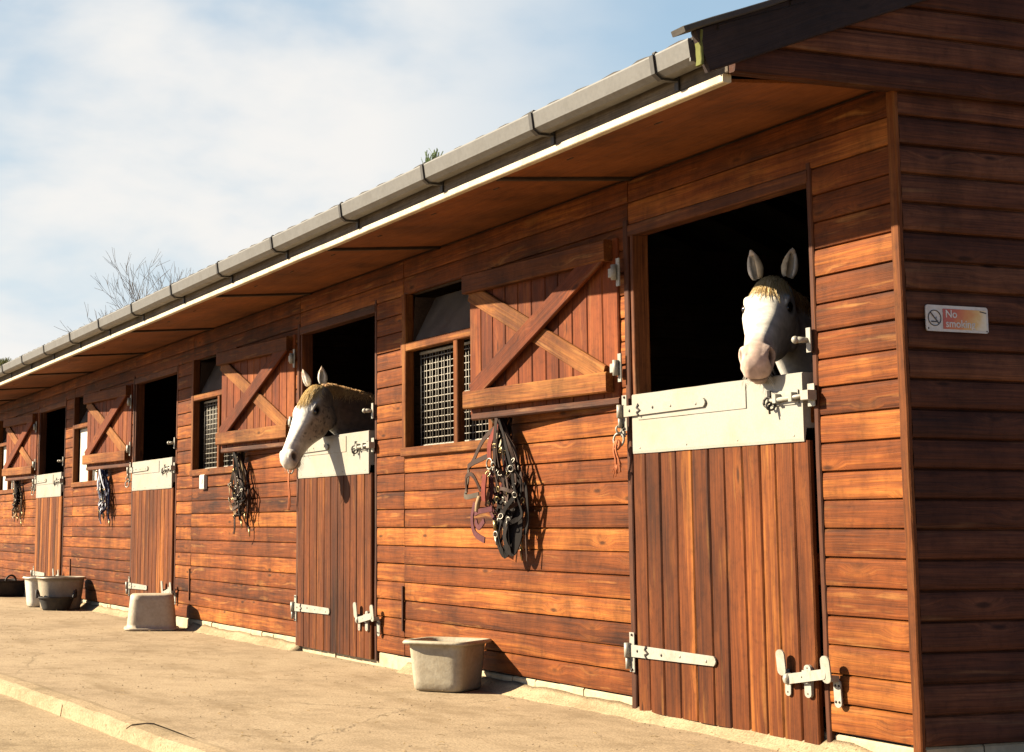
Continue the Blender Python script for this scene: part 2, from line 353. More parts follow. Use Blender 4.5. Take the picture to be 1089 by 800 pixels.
def ground_mat(name, base, dark, light, dirt, cracks=True):
    base,dark,light,dirt=[[c*KA for c in x] for x in (base,dark,light,dirt)]
    m,nt,b=new_mat(name); L=nt.links.new
    tc=nt.nodes.new('ShaderNodeTexCoord'); o=tc.outputs['Object']
    n1=N(nt,'ShaderNodeTexNoise',Scale=.9,Detail=6.,Roughness=.6); L(o,n1.inputs['Vector'])
    n2=N(nt,'ShaderNodeTexNoise',Scale=7.,Detail=6.,Roughness=.7); L(o,n2.inputs['Vector'])
    n3=N(nt,'ShaderNodeTexNoise',Scale=120.,Detail=3.,Roughness=.7); L(o,n3.inputs['Vector'])
    v=N(nt,'ShaderNodeTexVoronoi',Scale=55.,Randomness=1.); L(o,v.inputs['Vector'])
    r1=ramp(nt,[(.38,[c*.85 for c in dark]),(.5,base),(.62,light)]); 
    L(math_(nt,'ADD',math_(nt,'MULTIPLY',n1.outputs['Fac'],.5),math_(nt,'MULTIPLY',n2.outputs['Fac'],.5)),r1.inputs[0]); col=r1.outputs[0]
    # grit: small dark and pale specks
    vs=nt.nodes.new('ShaderNodeSeparateColor'); L(v.outputs['Color'],vs.inputs[0])
    sp=math_(nt,'MULTIPLY',math_(nt,'LESS_THAN',v.outputs['Distance'],.28),math_(nt,'GREATER_THAN',vs.outputs[0],.80))
    spn=math_(nt,'MULTIPLY',sp,math_(nt,'GREATER_THAN',n2.outputs['Fac'],.46))
    col=mixc(nt,math_(nt,'MULTIPLY',spn,.7),col,dirt)
    r3=ramp(nt,[(.32,.55),(.6,1.15)]); L(n3.outputs['Fac'],r3.inputs[0])
    col=mixc(nt,.85,col,mixc(nt,1.,col,r3.outputs[0],'MULTIPLY'))
    # drifts of dirt
    n5=N(nt,'ShaderNodeTexNoise',Scale=1.,Detail=7.,Roughness=.7); L(vmul(nt,o,(1.3,4.2,1.)),n5.inputs['Vector'])
    r5=ramp(nt,[(.52,0.),(.70,.6)]); L(n5.outputs['Fac'],r5.inputs[0]); col=mixc(nt,r5.outputs[0],col,dirt)
    h=math_(nt,'ADD',math_(nt,'MULTIPLY',n2.outputs['Fac'],.5),math_(nt,'MULTIPLY',n3.outputs['Fac'],.35))
    if cracks:
        wv=nt.nodes.new('ShaderNodeVectorMath'); wv.operation='ADD'; L(o,wv.inputs[0]); L(vmul(nt,n2.outputs['Color'],(.22,.22,0)),wv.inputs[1])
        vc=N(nt,'ShaderNodeTexVoronoi',Scale=.38,Randomness=1.,feature='DISTANCE_TO_EDGE'); L(wv.outputs[0],vc.inputs['Vector'])
        ck=N(nt,'ShaderNodeMapRange',**{'From Min':.0025,'From Max':.0,'To Min':0.,'To Max':1.}); L(vc.outputs['Distance'],ck.inputs['Value'])
        ckm=math_(nt,'MULTIPLY',ck.outputs[0],math_(nt,'GREATER_THAN',n1.outputs['Fac'],.47))
        col=mixc(nt,math_(nt,'MULTIPLY',ckm,.35),col,[c*.35 for c in dark]); h=math_(nt,'SUBTRACT',h,math_(nt,'MULTIPLY',ckm,.6))
    L(col,b.inputs['Base Color']); b.inputs['Roughness'].default_value=.92; b.inputs['Specular IOR Level'].default_value=.15
    bp=N(nt,'ShaderNodeBump',Strength=.7,Distance=.008); L(h,bp.inputs['Height']); L(bp.outputs[0],b.inputs['Normal'])
    return m
M['apron']=ground_mat('worn concrete apron',(.63,.47,.295),(.54,.395,.24),(.70,.535,.34),(.30,.20,.10))
M['yard']=ground_mat('gritty yard',(.60,.445,.265),(.50,.36,.205),(.69,.525,.325),(.19,.12,.06),False)
M['kerb']=ground_mat('kerb concrete',(.62,.46,.275),(.50,.37,.21),(.69,.52,.32),(.26,.17,.08),False)

# ------------------------------------------------------------------ layout (metres; wall face y=0, X along the wall, corner at x=0)
G=-.075
P=.09                                   # cladding board cover
BAYS=[(-1.565,-.461,-3.889),(-5.446,-4.315,-7.789),(-9.448,-8.25,-11.761),(-13.387,-12.19,-15.75)]   # door left, door right, window left edge
XL=-19.0; DEPTH=4.2; SOF=1.993; OY=-.60; ROOFS=.385; RZ=2.036
WZ0,WZ1,TOPZ=.99,1.55,1.80
WW=1.06

# ---- ground
def sheet(name,pts,z,mat,sub=1):
    mb=MB(); mb.add([(x,y,z) for x,y in pts],[tuple(range(len(pts)))]); return structure(mb.build(name,mat))
def ky(x): return -1.675+.05*(x+0)      # kerb line
sheet('yard_ground',[(-400,-400),(400,-400),(400,400),(-400,400)],G-.052,M['yard'])
mb=MB()
nx,ny=150,14
xs=[-30+45*i/nx for i in range(nx+1)]
vs=[];fs=[]
for i,x in enumerate(xs):
    for j in range(ny+1):
        y=ky(x)+(6.0-ky(x))*(j/ny)**1.6
        fade=min(1,max(0,(-.05-y)/.25))
        vs.append((x,y,G+.008*fade*mnoise.noise((x*.9,y*1.3,0))+.004*fade*mnoise.noise((x*3,y*3,4))))
for i in range(nx):
    for j in range(ny): fs.append((i*(ny+1)+j,(i+1)*(ny+1)+j,(i+1)*(ny+1)+j+1,i*(ny+1)+j+1))
mb.add(vs,fs,smooth=True); structure(mb.build('concrete_apron',M['apron']))
mb=MB()
x=-30.
while x<15:
    L_=rng.uniform(.86,.94); x2=min(x+L_,15)
    dz=rng.uniform(-.006,.006)
    prof=[(.0,-.2),(-.10,-.2),(-.112,-.055),(-.105,-.012),(-.085,.0),(-.03,.004),(.0,.001)]
    a=(x,ky(x),G+dz); d=(x2-x-.008,ky(x2)-ky(x),0)
    mb.extrude(prof,a,d,(0,1,0),(0,0,1),6,jit=.003,smooth=False)
    x=x2
structure(mb.build('kerb',M['kerb']))

# ------------------------------------------------------------------ stable block
ST=thing('stable_block',(-8,2,G),'long single storey timber stable block with orange brown boards and open half doors','stable')

def clad_prof(h,t=.022,tong=.006):
    # (outward, up): rounded face, lip at the bottom, tongue tucked behind the board above
    return [(.0,.002),(t*.75,.0),(t*.97,.002),(t*1.02,h*.12),(t*1.03,h*.45),(t*.99,h*.80),(t*.92,h*.955),(t*.62,h*.975),(t*.45,h*.99),(t*.40,h+tong),(.0,h+tong)]
def lap_prof(h,t=.022,tong=.006):
    return [(.0,.002),(t*.72,.0),(t*.95,.003),(t*1.05,h*.18),(t*1.06,h*.42),(t*.95,h*.72),(t*.72,h*.92),(t*.45,h*.985),(t*.35,h+tong),(.0,h+tong)]
# front cladding : intervals per board row
def intervals(z):
    zc=z+P/2; segs=[]
    cuts=[]
    for (dl,dr,w) in BAYS:
        if zc<TOPZ: cuts.append((dl-.073,dr+.058))
        if WZ0<zc<TOPZ: cuts.append((w+.012,w+WW-.012))
    cuts.sort(); x=XL
    for a,b in cuts:
        if a-x>.02: segs.append((x,a))
        x=b
    segs.append((x,-.004)); out=[]
    # vertical joints at window-left lines and left of each door
    for a,b in segs:
        js=sorted([w for (_,_,w) in BAYS if a+.05<w<b-.05]+([dl-.04 for (dl,_,_) in BAYS if a+.05<dl-.04<b-.05] if zc>TOPZ else []))
        p=a
        for j in js: out.append((p,j-.002)); p=j+.002
        out.append((p,b))
    return out
mb=MB(); cr=random.Random(3)
for row in range(22):
    z=row*P
    for (a,b) in intervals(z):
        if b-a<.02: continue
        off=cr.uniform(0,.003)
        mb.extrude([(p+off*(1 if p>0 else 0),q) for p,q in clad_prof(P-.0015)],(a,0,z+cr.uniform(-.001,.001)),(b-a,0,0),(0,-1,0),(0,0,1),max(1,int((b-a)/.45)),jit=.0009,r=cr.random())
mb.build('front_cladding',M['clad'],ST)
# lining behind the boards
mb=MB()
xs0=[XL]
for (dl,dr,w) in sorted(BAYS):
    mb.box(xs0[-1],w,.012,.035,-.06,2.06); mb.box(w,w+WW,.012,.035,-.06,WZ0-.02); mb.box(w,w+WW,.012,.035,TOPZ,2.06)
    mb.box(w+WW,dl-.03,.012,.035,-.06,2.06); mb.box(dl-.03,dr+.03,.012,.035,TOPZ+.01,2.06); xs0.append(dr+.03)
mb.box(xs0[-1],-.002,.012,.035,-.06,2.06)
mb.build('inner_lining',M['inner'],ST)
# stall dividers, back wall, far end, floor
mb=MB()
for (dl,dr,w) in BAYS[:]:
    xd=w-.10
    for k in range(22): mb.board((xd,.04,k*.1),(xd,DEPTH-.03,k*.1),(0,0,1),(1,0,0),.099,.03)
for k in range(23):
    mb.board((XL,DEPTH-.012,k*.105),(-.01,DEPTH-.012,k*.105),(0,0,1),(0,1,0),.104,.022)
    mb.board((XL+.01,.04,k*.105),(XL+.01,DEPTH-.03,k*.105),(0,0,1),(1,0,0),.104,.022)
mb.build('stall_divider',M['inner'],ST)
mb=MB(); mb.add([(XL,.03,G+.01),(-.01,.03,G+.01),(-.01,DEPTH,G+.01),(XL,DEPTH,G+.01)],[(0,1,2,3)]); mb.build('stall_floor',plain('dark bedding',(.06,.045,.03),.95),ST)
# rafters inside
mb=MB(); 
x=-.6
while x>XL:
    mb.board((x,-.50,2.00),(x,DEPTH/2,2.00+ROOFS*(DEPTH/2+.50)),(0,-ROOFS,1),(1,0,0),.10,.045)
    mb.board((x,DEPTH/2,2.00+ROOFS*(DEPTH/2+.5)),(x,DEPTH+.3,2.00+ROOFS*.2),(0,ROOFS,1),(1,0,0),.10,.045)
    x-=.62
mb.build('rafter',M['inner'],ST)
# plinth blocks
mb=MB(); x=XL; pr_=random.Random(5)
DO=[(dl-.06,dr+.05) for dl,dr,_ in BAYS]
while x<0:
    l=pr_.choice([.10,.215,.215,.44,.44]); x2=min(x+l,.0)
    mb.box(x+.004,x2-.004,-.016+pr_.uniform(-.004,.004),.06,G-.05,-.003-pr_.uniform(0,.006),ch=.006)
    x=x2
y=.0
while y<DEPTH:
    l=pr_.choice([.215,.44]); mb.box(-.06,.012+pr_.uniform(-.003,.003),y+.004,min(y+l,DEPTH)-.004,G-.05,-.004,ch=.006); y+=l
mb.box(XL,-.002,-.012,.05,G-.06,-.012)       # mortar behind
mb.build('plinth',M['plinth'],ST)
# sloped concrete fillet along the foot of the wall near the first doors
for (a,b) in [(-3.85,-.02),(-7.7,-5.45),(-12.,-9.4)]:
    mb=MB(); mb.extrude([(.0,-.03),(.012,.045),(.03,.028),(.055,.008),(.085,-.004),(.1,-.03)],(a,-.008,G),(b-a,0,0),(0,-1,0),(0,0,1),int((b-a)/.09),jit=.006,smooth=True); mb.build('mortar_fillet',M['kerb'],ST)

# gable end (x = 0 .. ) lower and upper layers
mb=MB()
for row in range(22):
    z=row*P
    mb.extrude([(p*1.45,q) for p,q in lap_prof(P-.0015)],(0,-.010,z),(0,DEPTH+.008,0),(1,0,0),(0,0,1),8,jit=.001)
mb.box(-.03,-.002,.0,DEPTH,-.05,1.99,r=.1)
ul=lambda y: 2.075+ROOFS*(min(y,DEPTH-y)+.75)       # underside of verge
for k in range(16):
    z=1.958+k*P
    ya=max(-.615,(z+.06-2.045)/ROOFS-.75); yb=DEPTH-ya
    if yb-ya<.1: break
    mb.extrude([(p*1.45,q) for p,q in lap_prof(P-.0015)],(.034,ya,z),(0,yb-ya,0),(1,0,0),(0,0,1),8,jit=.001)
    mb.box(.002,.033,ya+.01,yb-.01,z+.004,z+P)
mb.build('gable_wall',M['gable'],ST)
mb=MB()
mb.board((.016,-.021,-.02),(.016,-.021,1.985),(1,0,0),(0,1,0),.040,.018,ch=.004,segs=14,jit=.0015,r=.45)
mb.build('corner_post',M['brace'],ST)

# roof : tiled sheets (wavy courses), both pitches
def roof_slope(front):
    mb=MB(); nxr=int((abs(XL)+.3)/.05); rows=11; half=DEPTH/2+.70
    for rI in range(rows):
        s0=rI/rows; s1=(rI+1)/rows+.02
        vs=[];fs=[]; xj=rng.uniform(-.02,.02)
        for i in range(nxr+1):
            x=XL-.15+i*.05+xj; x=min(x,.10)
            bump=.007*(1 if (i%4) in(0,1) else 0)+rng.uniform(-.002,.002)
            for q,dz in ((s0,.030),(s0,.046),(s1,.030)):
                y=-.69+(half-.01)*q if front else DEPTH+.70-half*q
                vs.append((x,y,RZ+ROOFS*half*q+dz+bump))
        for i in range(nxr):
            for k in range(2): fs.append((i*3+k,(i+1)*3+k,(i+1)*3+k+1,i*3+k+1))
        mb.add(vs,fs)
    return mb
rm=roof_slope(True); r2=roof_slope(False)
rm.add(r2.v,r2.f)
# decking under the tiles
for s in (1,-1):
    y0,y1=(-.66,DEPTH/2) if s>0 else (DEPTH+.66,DEPTH/2)
    z0=RZ+ROOFS*.04; z1=RZ+ROOFS*(DEPTH/2+.70)
    rm.add([(XL-.1,y0,z0),(.06,y0,z0),(.06,y1,z1),(XL-.1,y1,z1),(XL-.1,y0,z0+.022),(.06,y0,z0+.022),(.06,y1,z1+.022),(XL-.1,y1,z1+.022)],
           [(0,1,2,3),(4,5,6,7),(0,1,5,4),(1,2,6,5),(2,3,7,6),(3,0,4,7)])
roof=rm.build('roof',M['tile'],ST,fixn=False)
mb=MB(); mb.tube([(XL-.1,DEPTH/2,RZ+ROOFS*(DEPTH/2+.7)+.03),(.1,DEPTH/2,RZ+ROOFS*(DEPTH/2+.7)+.03)],.09,10); mb.build('ridge_tile',M['tile'],roof)
# barge boards on the gable verge
mb=MB()
sl=Vector((0,1,ROOFS)).normalized(); nr=Vector((0,-ROOFS,1)).normalized()
pa=Vector((.082,-.742,2.000)); 
mb.board(pa,pa+sl*3.1,nr,(1,0,0),.128,.028,ch=.003,segs=6,jit=.0015,r=.4)
sl2=Vector((0,-1,ROOFS)).normalized(); nr2=Vector((0,ROOFS,1)).normalized(); pb=Vector((.082,DEPTH+.742,2.000))
mb.board(pb,pb+sl2*3.05,nr2,(1,0,0),.128,.028,ch=.003,segs=6,r=.3)
barge=mb.build('bargeboard',M['barge'],ST)
mb=MB(); mb.board((.081,-.7455,1.958),(.081,-.7455,2.062),(1,0,0),(0,1,0),.030,.010,ch=.003,segs=6,jit=.0015); mb.build('moss_growth',M['moss'],barge)
# verge undercloak : thin dark tile edge
mb=MB(); pc=pa+nr*.072-sl*.06+Vector((.012,0,0)); mb.board(pc,pc+sl*3.15,nr,(1,0,0),.018,.07,segs=30,jit=.002); mb.build('verge_tile',M['tile'],roof)

# soffit, fascia, cream lip
mb=MB(); xj=-.02
js=[-.02,-1.60,-3.47,-5.34,-7.35,-9.25,-11.13,-13.0,-14.9,-16.8,XL]
for a,b in zip(js,js[1:]):
    mb.add([(b+.006,-.002,SOF),(a-.006,-.002,SOF),(a-.006,OY,SOF-.045),(b+.006,OY,SOF-.045),(b+.006,-.002,SOF+.01),(a-.006,-.002,SOF+.01),(a-.006,OY,SOF-.035),(b+.006,OY,SOF-.035)],
       [(0,1,2,3),(7,6,5,4),(0,1,5,4),(1,2,6,5),(2,3,7,6),(3,0,4,7)])
mb.build('soffit',M['ply'],ST)
mb=MB()
mb.board((XL,-.58,1.988),(.03,-.58,1.988),(0,0,1),(0,1,0),.02,.03)
for j in js[1:-1]: mb.board((j,-.004,SOF-.006),(j,OY+.012,SOF-.050),(1,0,0),(0,.07,1),.026,.014)
mb.build('soffit_joint',M['inner'],ST)
mb=MB(); mb.board((XL,OY-.008,2.012),(.03,OY-.008,2.012),(0,0,1),(0,1,0),.096,.02,segs=24,jit=.001); 
fas=mb.build('fascia',M['fascia'],ST)
mb=MB(); mb.board((XL,OY-.010,1.9505),(.012,OY-.010,1.9505),(0,0,1),(0,1,0),.026,.030,ch=.003,segs=40,jit=.0012); mb.build('cream_lip',M['trim'],fas)
# gutter : square-line trough, in lengths with brackets
mb=MB()
gp=[(-.618,2.066),(-.622,2.066),(-.622,2.012),(-.640,2.004),(-.680,2.004),(-.700,2.020),(-.706,2.072),(-.702,2.074),(-.695,2.072),(-.690,2.026),(-.676,2.012),(-.642,2.012),(-.630,2.02),(-.618,2.03)]
gp=[(-.618,2.066),(-.626,2.066),(-.626,2.012),(-.642,2.003),(-.682,2.003),(-.701,2.018),(-.708,2.070),(-.706,2.076),(-.694,2.076),(-.694,2.070),(-.690,2.024),(-.678,2.010),(-.644,2.010),(-.636,2.016),(-.634,2.066)]
mb.extrude([(p,q) for p,q in gp[1:]],(XL,0,0),(abs(XL)-.04,0,0),(0,1,0),(0,0,1),40,jit=.0009)
mb.box(-.046,-.039,-.70,-.63,2.006,2.066)
gut=mb.build('gutter',M['gutter'],ST)
bx=-.235; i=0
while bx>-16.5:
    mb=MB(); s=rng.uniform(-.02,.02)
    path=[(bx+s,-.615,1.985),(bx+s,-.628,2.0),(bx+s,-.645,1.998),(bx+s,-.684,1.998),(bx+s,-.706,2.015),(bx+s,-.713,2.072),(bx+s,-.703,2.082),(bx+s,-.69,2.078)]
    mb.ribbon(path,.022,.005,(0,-.6,-.8)); mb.box(bx+s-.012,bx+s+.012,-.627,-.62,1.968,2.06)
    mb.build('gutter_bracket',M['bracket'],gut); bx-=.97 if i else .83; i+=1

# ------------------------------------------------------------------ per bay : jambs, doors, window, hardware
def strap_hinge(x0,x1,y,z,h,parent,knuckle=True,name='strap_hinge',mat='galv'):
    mb=MB()
    n=10; up=[];lo=[]
    for i in range(n+1):
        q=i/n; x=x0+(x1-x0)*q; hh=h*(1-.25*q)
        up.append((x,z+hh/2)); lo.append((x,z-hh/2))
    tip=[(x1+.010,z+h*.20),(x1+.014,z),(x1+.010,z-h*.20)]
    prof=[(p[0],p[1]) for p in up]+tip+[(p[0],p[1]) for p in reversed(lo)]
    mb.extrude(prof,(0,y,0),(0,-.006,0),(1,0,0),(0,0,1))
    xs=x0+(x1-x0)*.22
    mb.ribbon([(xs,y-.008,z+h*.50),(xs-.012,y-.008,z+h*.22),(xs+.010,y-.008,z-.002),(xs-.012,y-.008,z-h*.22),(xs,y-.008,z-h*.50)],.010,.004,mi=1)
    for q in (.1,.4,.62,.92):
        xx=x0+(x1-x0)*q; mb.ball((xx,y-.006,z+rng.uniform(-.004,.004)),.006,8,5,(1,.6,1),mi=1 if q in(.1,.4) else 0)
    if knuckle:
        mb.tube([(x0-.006,y-.012,z-h*.55),(x0-.006,y-.012,z+h*.62)],.0125,10)
        mb.tube([(x0-.006,y-.012,z-h*1.5),(x0-.006,y-.012,z-h*.5)],.008,8)
        mb.box(x0-.006-.004,x0+.026,y-.001,y+.004,z-h*1.75,z+h*1.5)     # wall plate
        mb.box(x0-.012,x0+.0,y-.018,y-.004,z-h*1.25,z-h*.62)
        for dz in (-1.55,1.3): mb.ball((x0+.012,y-.003,z+h*dz),.005,8,5,mi=1)
    return mb.build(name,[M[mat],M['iron']],parent)

def tilt(pts,hinge,ang):
    return pts
def add_plate(mb,x0,x1,y,z0,z1): mb.board(((x0+x1)/2,y,z0),((x0+x1)/2,y,z1),(1,0,0),(0,1,0),x1-x0,.004,ch=.001)

def bay(bi,dl,dr,w):
    br=random.Random(100+bi)
    detail=bi<2
    # jambs
    mb=MB()
    mb.board((dl-.054,-.012,-.05),(dl-.054,-.012,TOPZ+.02),(1,0,0),(0,1,0),.036,.040,ch=.004,segs=10,jit=.0015)
    mb.board((dl-.018,.010,-.05),(dl-.018,.010,TOPZ),(1,0,0),(0,1,0),.022,.07,ch=.003,segs=10,jit=.0015)
    mb.board((dr+.044,-.010,-.05),(dr+.044,-.010,TOPZ+.02),(1,0,0),(0,1,0),.026,.036,ch=.004,segs=10,jit=.0015)
    mb.board((dl-.05,.0,TOPZ-.022),(dr+.04,.0,TOPZ-.022),(0,0,1),(0,1,0),.045,.06,ch=.003)
    jamb=mb.build('door_frame',M['post'],ST)
    # lower door
    mb=MB(); x=dl-.01; DX=dr+.015; nb=11
    widths=[br.uniform(.85,1.15) for _ in range(nb)]; sw=sum(widths)
    zt=.912
    for k,wd in enumerate(widths):
        ww=wd/sw*(DX-x if k==0 else DX-(dl-.01)); 
        z0=-.045+br.uniform(-.001,.001)
        mb.board((x+ww/2,-.030+br.uniform(-.0015,.0015),z0),(x+ww/2,-.030+br.uniform(-.0015,.0015),zt),(1,0,0),(0,1,0),ww-.004,.022,ch=.006,segs=6,jit=.0006,r=br.random())
        x+=ww
    for zz in (.12,.5,1.02): mb.board((dl,-.006,zz),(dr,-.006,zz),(0,0,1),(0,1,0),.10,.022)
    door=mb.build('lower_door',M['door'],ST)
    # chew plate wraps the top
    mb=MB()
    z0,z1=.909,1.134
    sg=12; vs=[];fs=[]
    prof=[(-.046,z0),(-.047,z0+.01),(-.047,z1-.004),(-.043,z1),(.012,z1),(.014,z1-.01),(.014,z1-.18),(-.035,z1-.18),(-.042,z0)]
    mb.extrude(prof,(dl+.002,0,0),(dr-dl-.004,0,0),(0,1,0),(0,0,1),sg,jit=.0008)
    # inner raised sheet : a second lapped plate
    mb.box(dl+.05,dl+.05+(dr-dl)*.66,-.0505,-.048,1.035,1.120,ch=.0008)
    for q in (.05,.35,.65,.95): mb.ball((dl+(dr-dl)*q,-.0475,z0+.02),.004,8,4,(1,.5,1))
    plate=mb.build('chew_plate',M['cream'],door)
    strap_hinge(dl-.055,dl+.52,-.053,1.072,.042,door,mat='cream')
    strap_hinge(dl-.050,dl+.53,-.044,.172,.045,door)
    # top bolt
    mb=MB(); bz=1.055; by=-.050
    mb.box(dr-.17,dr-.02,by-.002,by+.001,bz-.024,bz+.024,ch=.001)
    mb.tube([(dr-.155,by-.014,bz-.006),(dr+.055,by-.014,bz)],.0075,8)
    for q in (-.125,-.035): mb.box(dr+q-.010,dr+q+.010,by-.024,by,bz-.016,bz+.014,ch=.002)
    mb.box(dr+.022,dr+.062,by-.022,by+.012,bz-.016,bz+.016,ch=.002); mb.box(dr+.018,dr+.056,by+.008,by+.0125,bz-.035,bz+.038,ch=.001)
    b1=mb.build('bolt',M['galv'],door)
    mb=MB(); mb.torus((dr-.168,by-.018,bz-.010),(.4,-1,.2),.016,.0045,12,6); mb.torus((dr-.150,by-.020,bz-.024),(1,-.5,.3),.014,.004,12,6)
    mb.box(dr-.19,dr-.172,by-.006,by,bz-.012,bz+.03,ch=.001); mb.tube([(dr-.158,by-.02,bz-.02),(dr-.150,by-.024,bz-.05)],.004,6)
    mb.build('catch',M['iron'],b1)
    # knob plate on the jamb above
    mb=MB(); kx=dr+.034; mb.box(kx-.012,kx+.012,-.043,-.037,1.195,1.275,ch=.001); mb.tube([(kx-.006,-.042,1.235),(kx-.018,-.075,1.236)],[.009,.011],8); mb.ball((kx-.02,-.078,1.236),.013,9,6); mb.build('door_catch',M['galv'],jamb)
    # kick-over latch at the foot
    mb=MB(); ly=-.043; X_=lambda q: dr+q
    def slab(pa,pb,w_,t_=.005,sx=(1,0,0)):
        pa=Vector(pa);pb=Vector(pb); d_=(pb-pa).normalized(); sx=Vector(sx); sx=(sx-d_*sx.dot(d_)).normalized(); tv_=d_.cross(sx); h_=w_/2; L2=(pb-pa).length; o_=[]
        for k_ in range(7): an=math.pi*k_/6; o_.append((math.cos(an)*h_,L2-h_*.5+math.sin(an)*h_*.7))
        for k_ in range(7): an=math.pi+math.pi*k_/6; o_.append((math.cos(an)*h_,h_*.5+math.sin(an)*h_*.7))
        mb.extrude(o_,pa-tv_*t_/2,tv_*t_,sx,d_)
    # lever at the left: foot plate, neck, tab bent outwards
    slab((X_(-.135),ly-.004,.096),(X_(-.133),ly-.004,.140),.030); slab((X_(-.133),ly-.005,.138),(X_(-.138),ly-.010,.168),.020); slab((X_(-.140),ly-.022,.162),(X_(-.141),ly-.028,.236),.046); mb.box(X_(-.148),X_(-.132),ly-.022,ly,.160,.178,ch=.002)
    mb.tube([(X_(-.124),ly-.014,.148),(X_(-.106),ly-.014,.150)],.019,12)
    # bar and keeper
    slab((X_(-.110),ly-.020,.149),(X_(.098),ly-.026,.180),.032,.006,(0,0,1))
    slab((X_(-.022),ly-.004,.100),(X_(-.022),ly-.004,.196),.036,.010)
    mb.box(X_(-.038),X_(-.006),ly-.020,ly-.008,.142,.182,ch=.002)
    slab((X_(.120),ly+.004,.082),(X_(.116),ly+.004,.160),.036); slab((X_(.104),ly-.024,.156),(X_(.102),ly-.030,.232),.046)
    mb.box(X_(.085),X_(.128),ly-.022,ly+.004,.158,.176,ch=.002)
    for (a,c,dy) in ((-.135,.106,0),(-.133,.130,0),(-.022,.109,-.002),(-.022,.189,-.002),(.128,.096,.006),(.110,.096,.006),(.128,.145,.006),(.110,.145,.006),(-.03,.161,-.018)): mb.ball((X_(a),ly-.006+dy,c),.0042,8,4,(1,.6,1),mi=1)
    mb.build('kick_latch',[M['galv'],M['iron']],door)

    # upper door, swung open against the wall
    hx,hy=dl-.115,-.030; fx,fy=dl-1.300,-.125
    dirv=Vector((fx-hx,fy-hy,0)); Wd=dirv.length; dv=dirv.normalized(); nv=Vector((dv.y,-dv.x,0))
    if nv.y>0: nv=-nv
    o=Vector((hx,hy,0)); zb,ztp=1.128,1.765
    def pt(s_,n_,z_): q=o+dv*s_+nv*n_; return (q.x,q.y,z_)
    mb=MB(); nb=11; s0=0
    ws=[br.uniform(.9,1.1) for _ in range(nb)]; sw=sum(ws)
    for k,wd in enumerate(ws):
        ww=wd/sw*Wd; rr=br.random(); zj=br.uniform(-.003,.003)
        mb.board(pt(s0+ww/2,-.006,zb+zj),pt(s0+ww/2,-.006,ztp+zj),dv,nv,ww-.003,.020,ch=.005,segs=3,r=rr); s0+=ww
    ud=mb.build('upper_door',M['shutter'],ST)
    mb=MB(); mb.board(pt(.035,.026,zb+.066),pt(Wd-.004,.026,zb+.066),(0,0,1),nv,.080,.036,ch=.005,segs=4,jit=.0008,r=.9); mb.build('rail',M['brace'],ud)
    mb=MB(); mb.board(pt(.03,.026,ztp-.05),pt(Wd-.004,.026,ztp-.05),(0,0,1),nv,.085,.040,ch=.005,segs=4,r=.3); mb.build('rail',M['brace'],ud)
    mb=MB(); mb.board(pt(-.01,-.002,zb-.010),pt(Wd-.03,-.002,zb-.010),(0,0,1),nv,.030,.034,ch=.006,segs=4,jit=.0008,r=.35); mb.build('drip_rail',M['post'],ud)
    # braces : low one falls from free top to hinge bottom, the other lies over it
    A=Vector(pt(Wd-.03,.013,ztp-.085)); B=Vector(pt(.09,.013,zb+.095)); d=(B-A).normalized(); wv=nv.cross(d)
    mb=MB(); mb.board(A,B,wv,nv,.085,.016,ch=.004,segs=4,r=.95); mb.build('brace',M['brace'],ud)
    A=Vector(pt(.07,.0325,ztp-.055)); B=Vector(pt(Wd-.075,.0325,zb+.095)); d=(B-A).normalized(); wv=nv.cross(d)
    mb=MB(); mb.board(A,B,wv,nv,.090,.019,ch=.004,segs=4,r=.15); mb.build('brace',M['post'] if False else M['shutter'],ud)
    for hz in (1.245,1.62):
        mb=MB(); 
        mb.box(dl-.095,dl-.070,-.052,-.046,hz-.055,hz+.055,ch=.001); mb.tube([(dl-.093,-.062,hz-.03),(dl-.093,-.062,hz+.03)],.012,9)
        mb.box(dl-.128,dl-.09,-.068,-.052,hz-.018,hz+.018,ch=.002); mb.build('hook_hinge',M['galv'],ud)

    # window
    mb=MB(); x0,x1=w,w+WW
    fw=.045
    for (a,b_) in ((x0+.022,x0+.022),(x1-.02,x1-.02)):
        mb.board((a,-.012,WZ0-.01),(a,-.012,TOPZ),(1,0,0),(0,1,0),fw,.05,ch=.004,segs=4,jit=.001,r=.6)
    mb.board((x0+.045,-.011,WZ1-.02),(x1-.044,-.011,WZ1-.02),(0,0,1),(0,1,0),.042,.047,ch=.004,segs=4,r=.75)
    mb.board((x0-.002,-.016,WZ0+.012),(x1+.01,-.016,WZ0+.012),(0,0,1),(0,1,0),.044,.055,ch=.004,segs=4,r=.7)
    xm=x0+.64
    mb.board((xm,-.009,WZ0+.034),(xm,-.009,WZ1-.042),(1,0,0),(0,1,0),.045,.04,ch=.004,r=.7)
    win=mb.build('window',M['brace'],ST)
    a0,a1,z0,z1=x0+.046,x1-.044,WZ0+.036,WZ1-.042
    if bi in (0,1):
        mb=MB(); pit=.036; k=0; xx=a0+.012
        while xx<a1: mb.tube([(xx,.046+.003*(k%2),z0),(xx,.046+.003*(k%2),z1)],.0023,5); xx+=pit; k+=1
        zz=z0+.012; k=0
        while zz<z1: mb.tube([(a0,.051-.003*(k%2),zz),(a1,.051-.003*(k%2),zz)],.0025,5); zz+=pit*.93; k+=1
        mb.box(a0,a1,.042,.054,z1-.016,z1-.002); mb.box(a0,a1,.042,.054,z0+.001,z0+.012)
        mb.build('wire_grille',M['mesh'],win)
    else:
        mb=MB(); mb.box(a0+.01,a1-.01,.02,.03,z0,z1,ch=.001); mb.build('white_panel',M['whitepanel'],win)
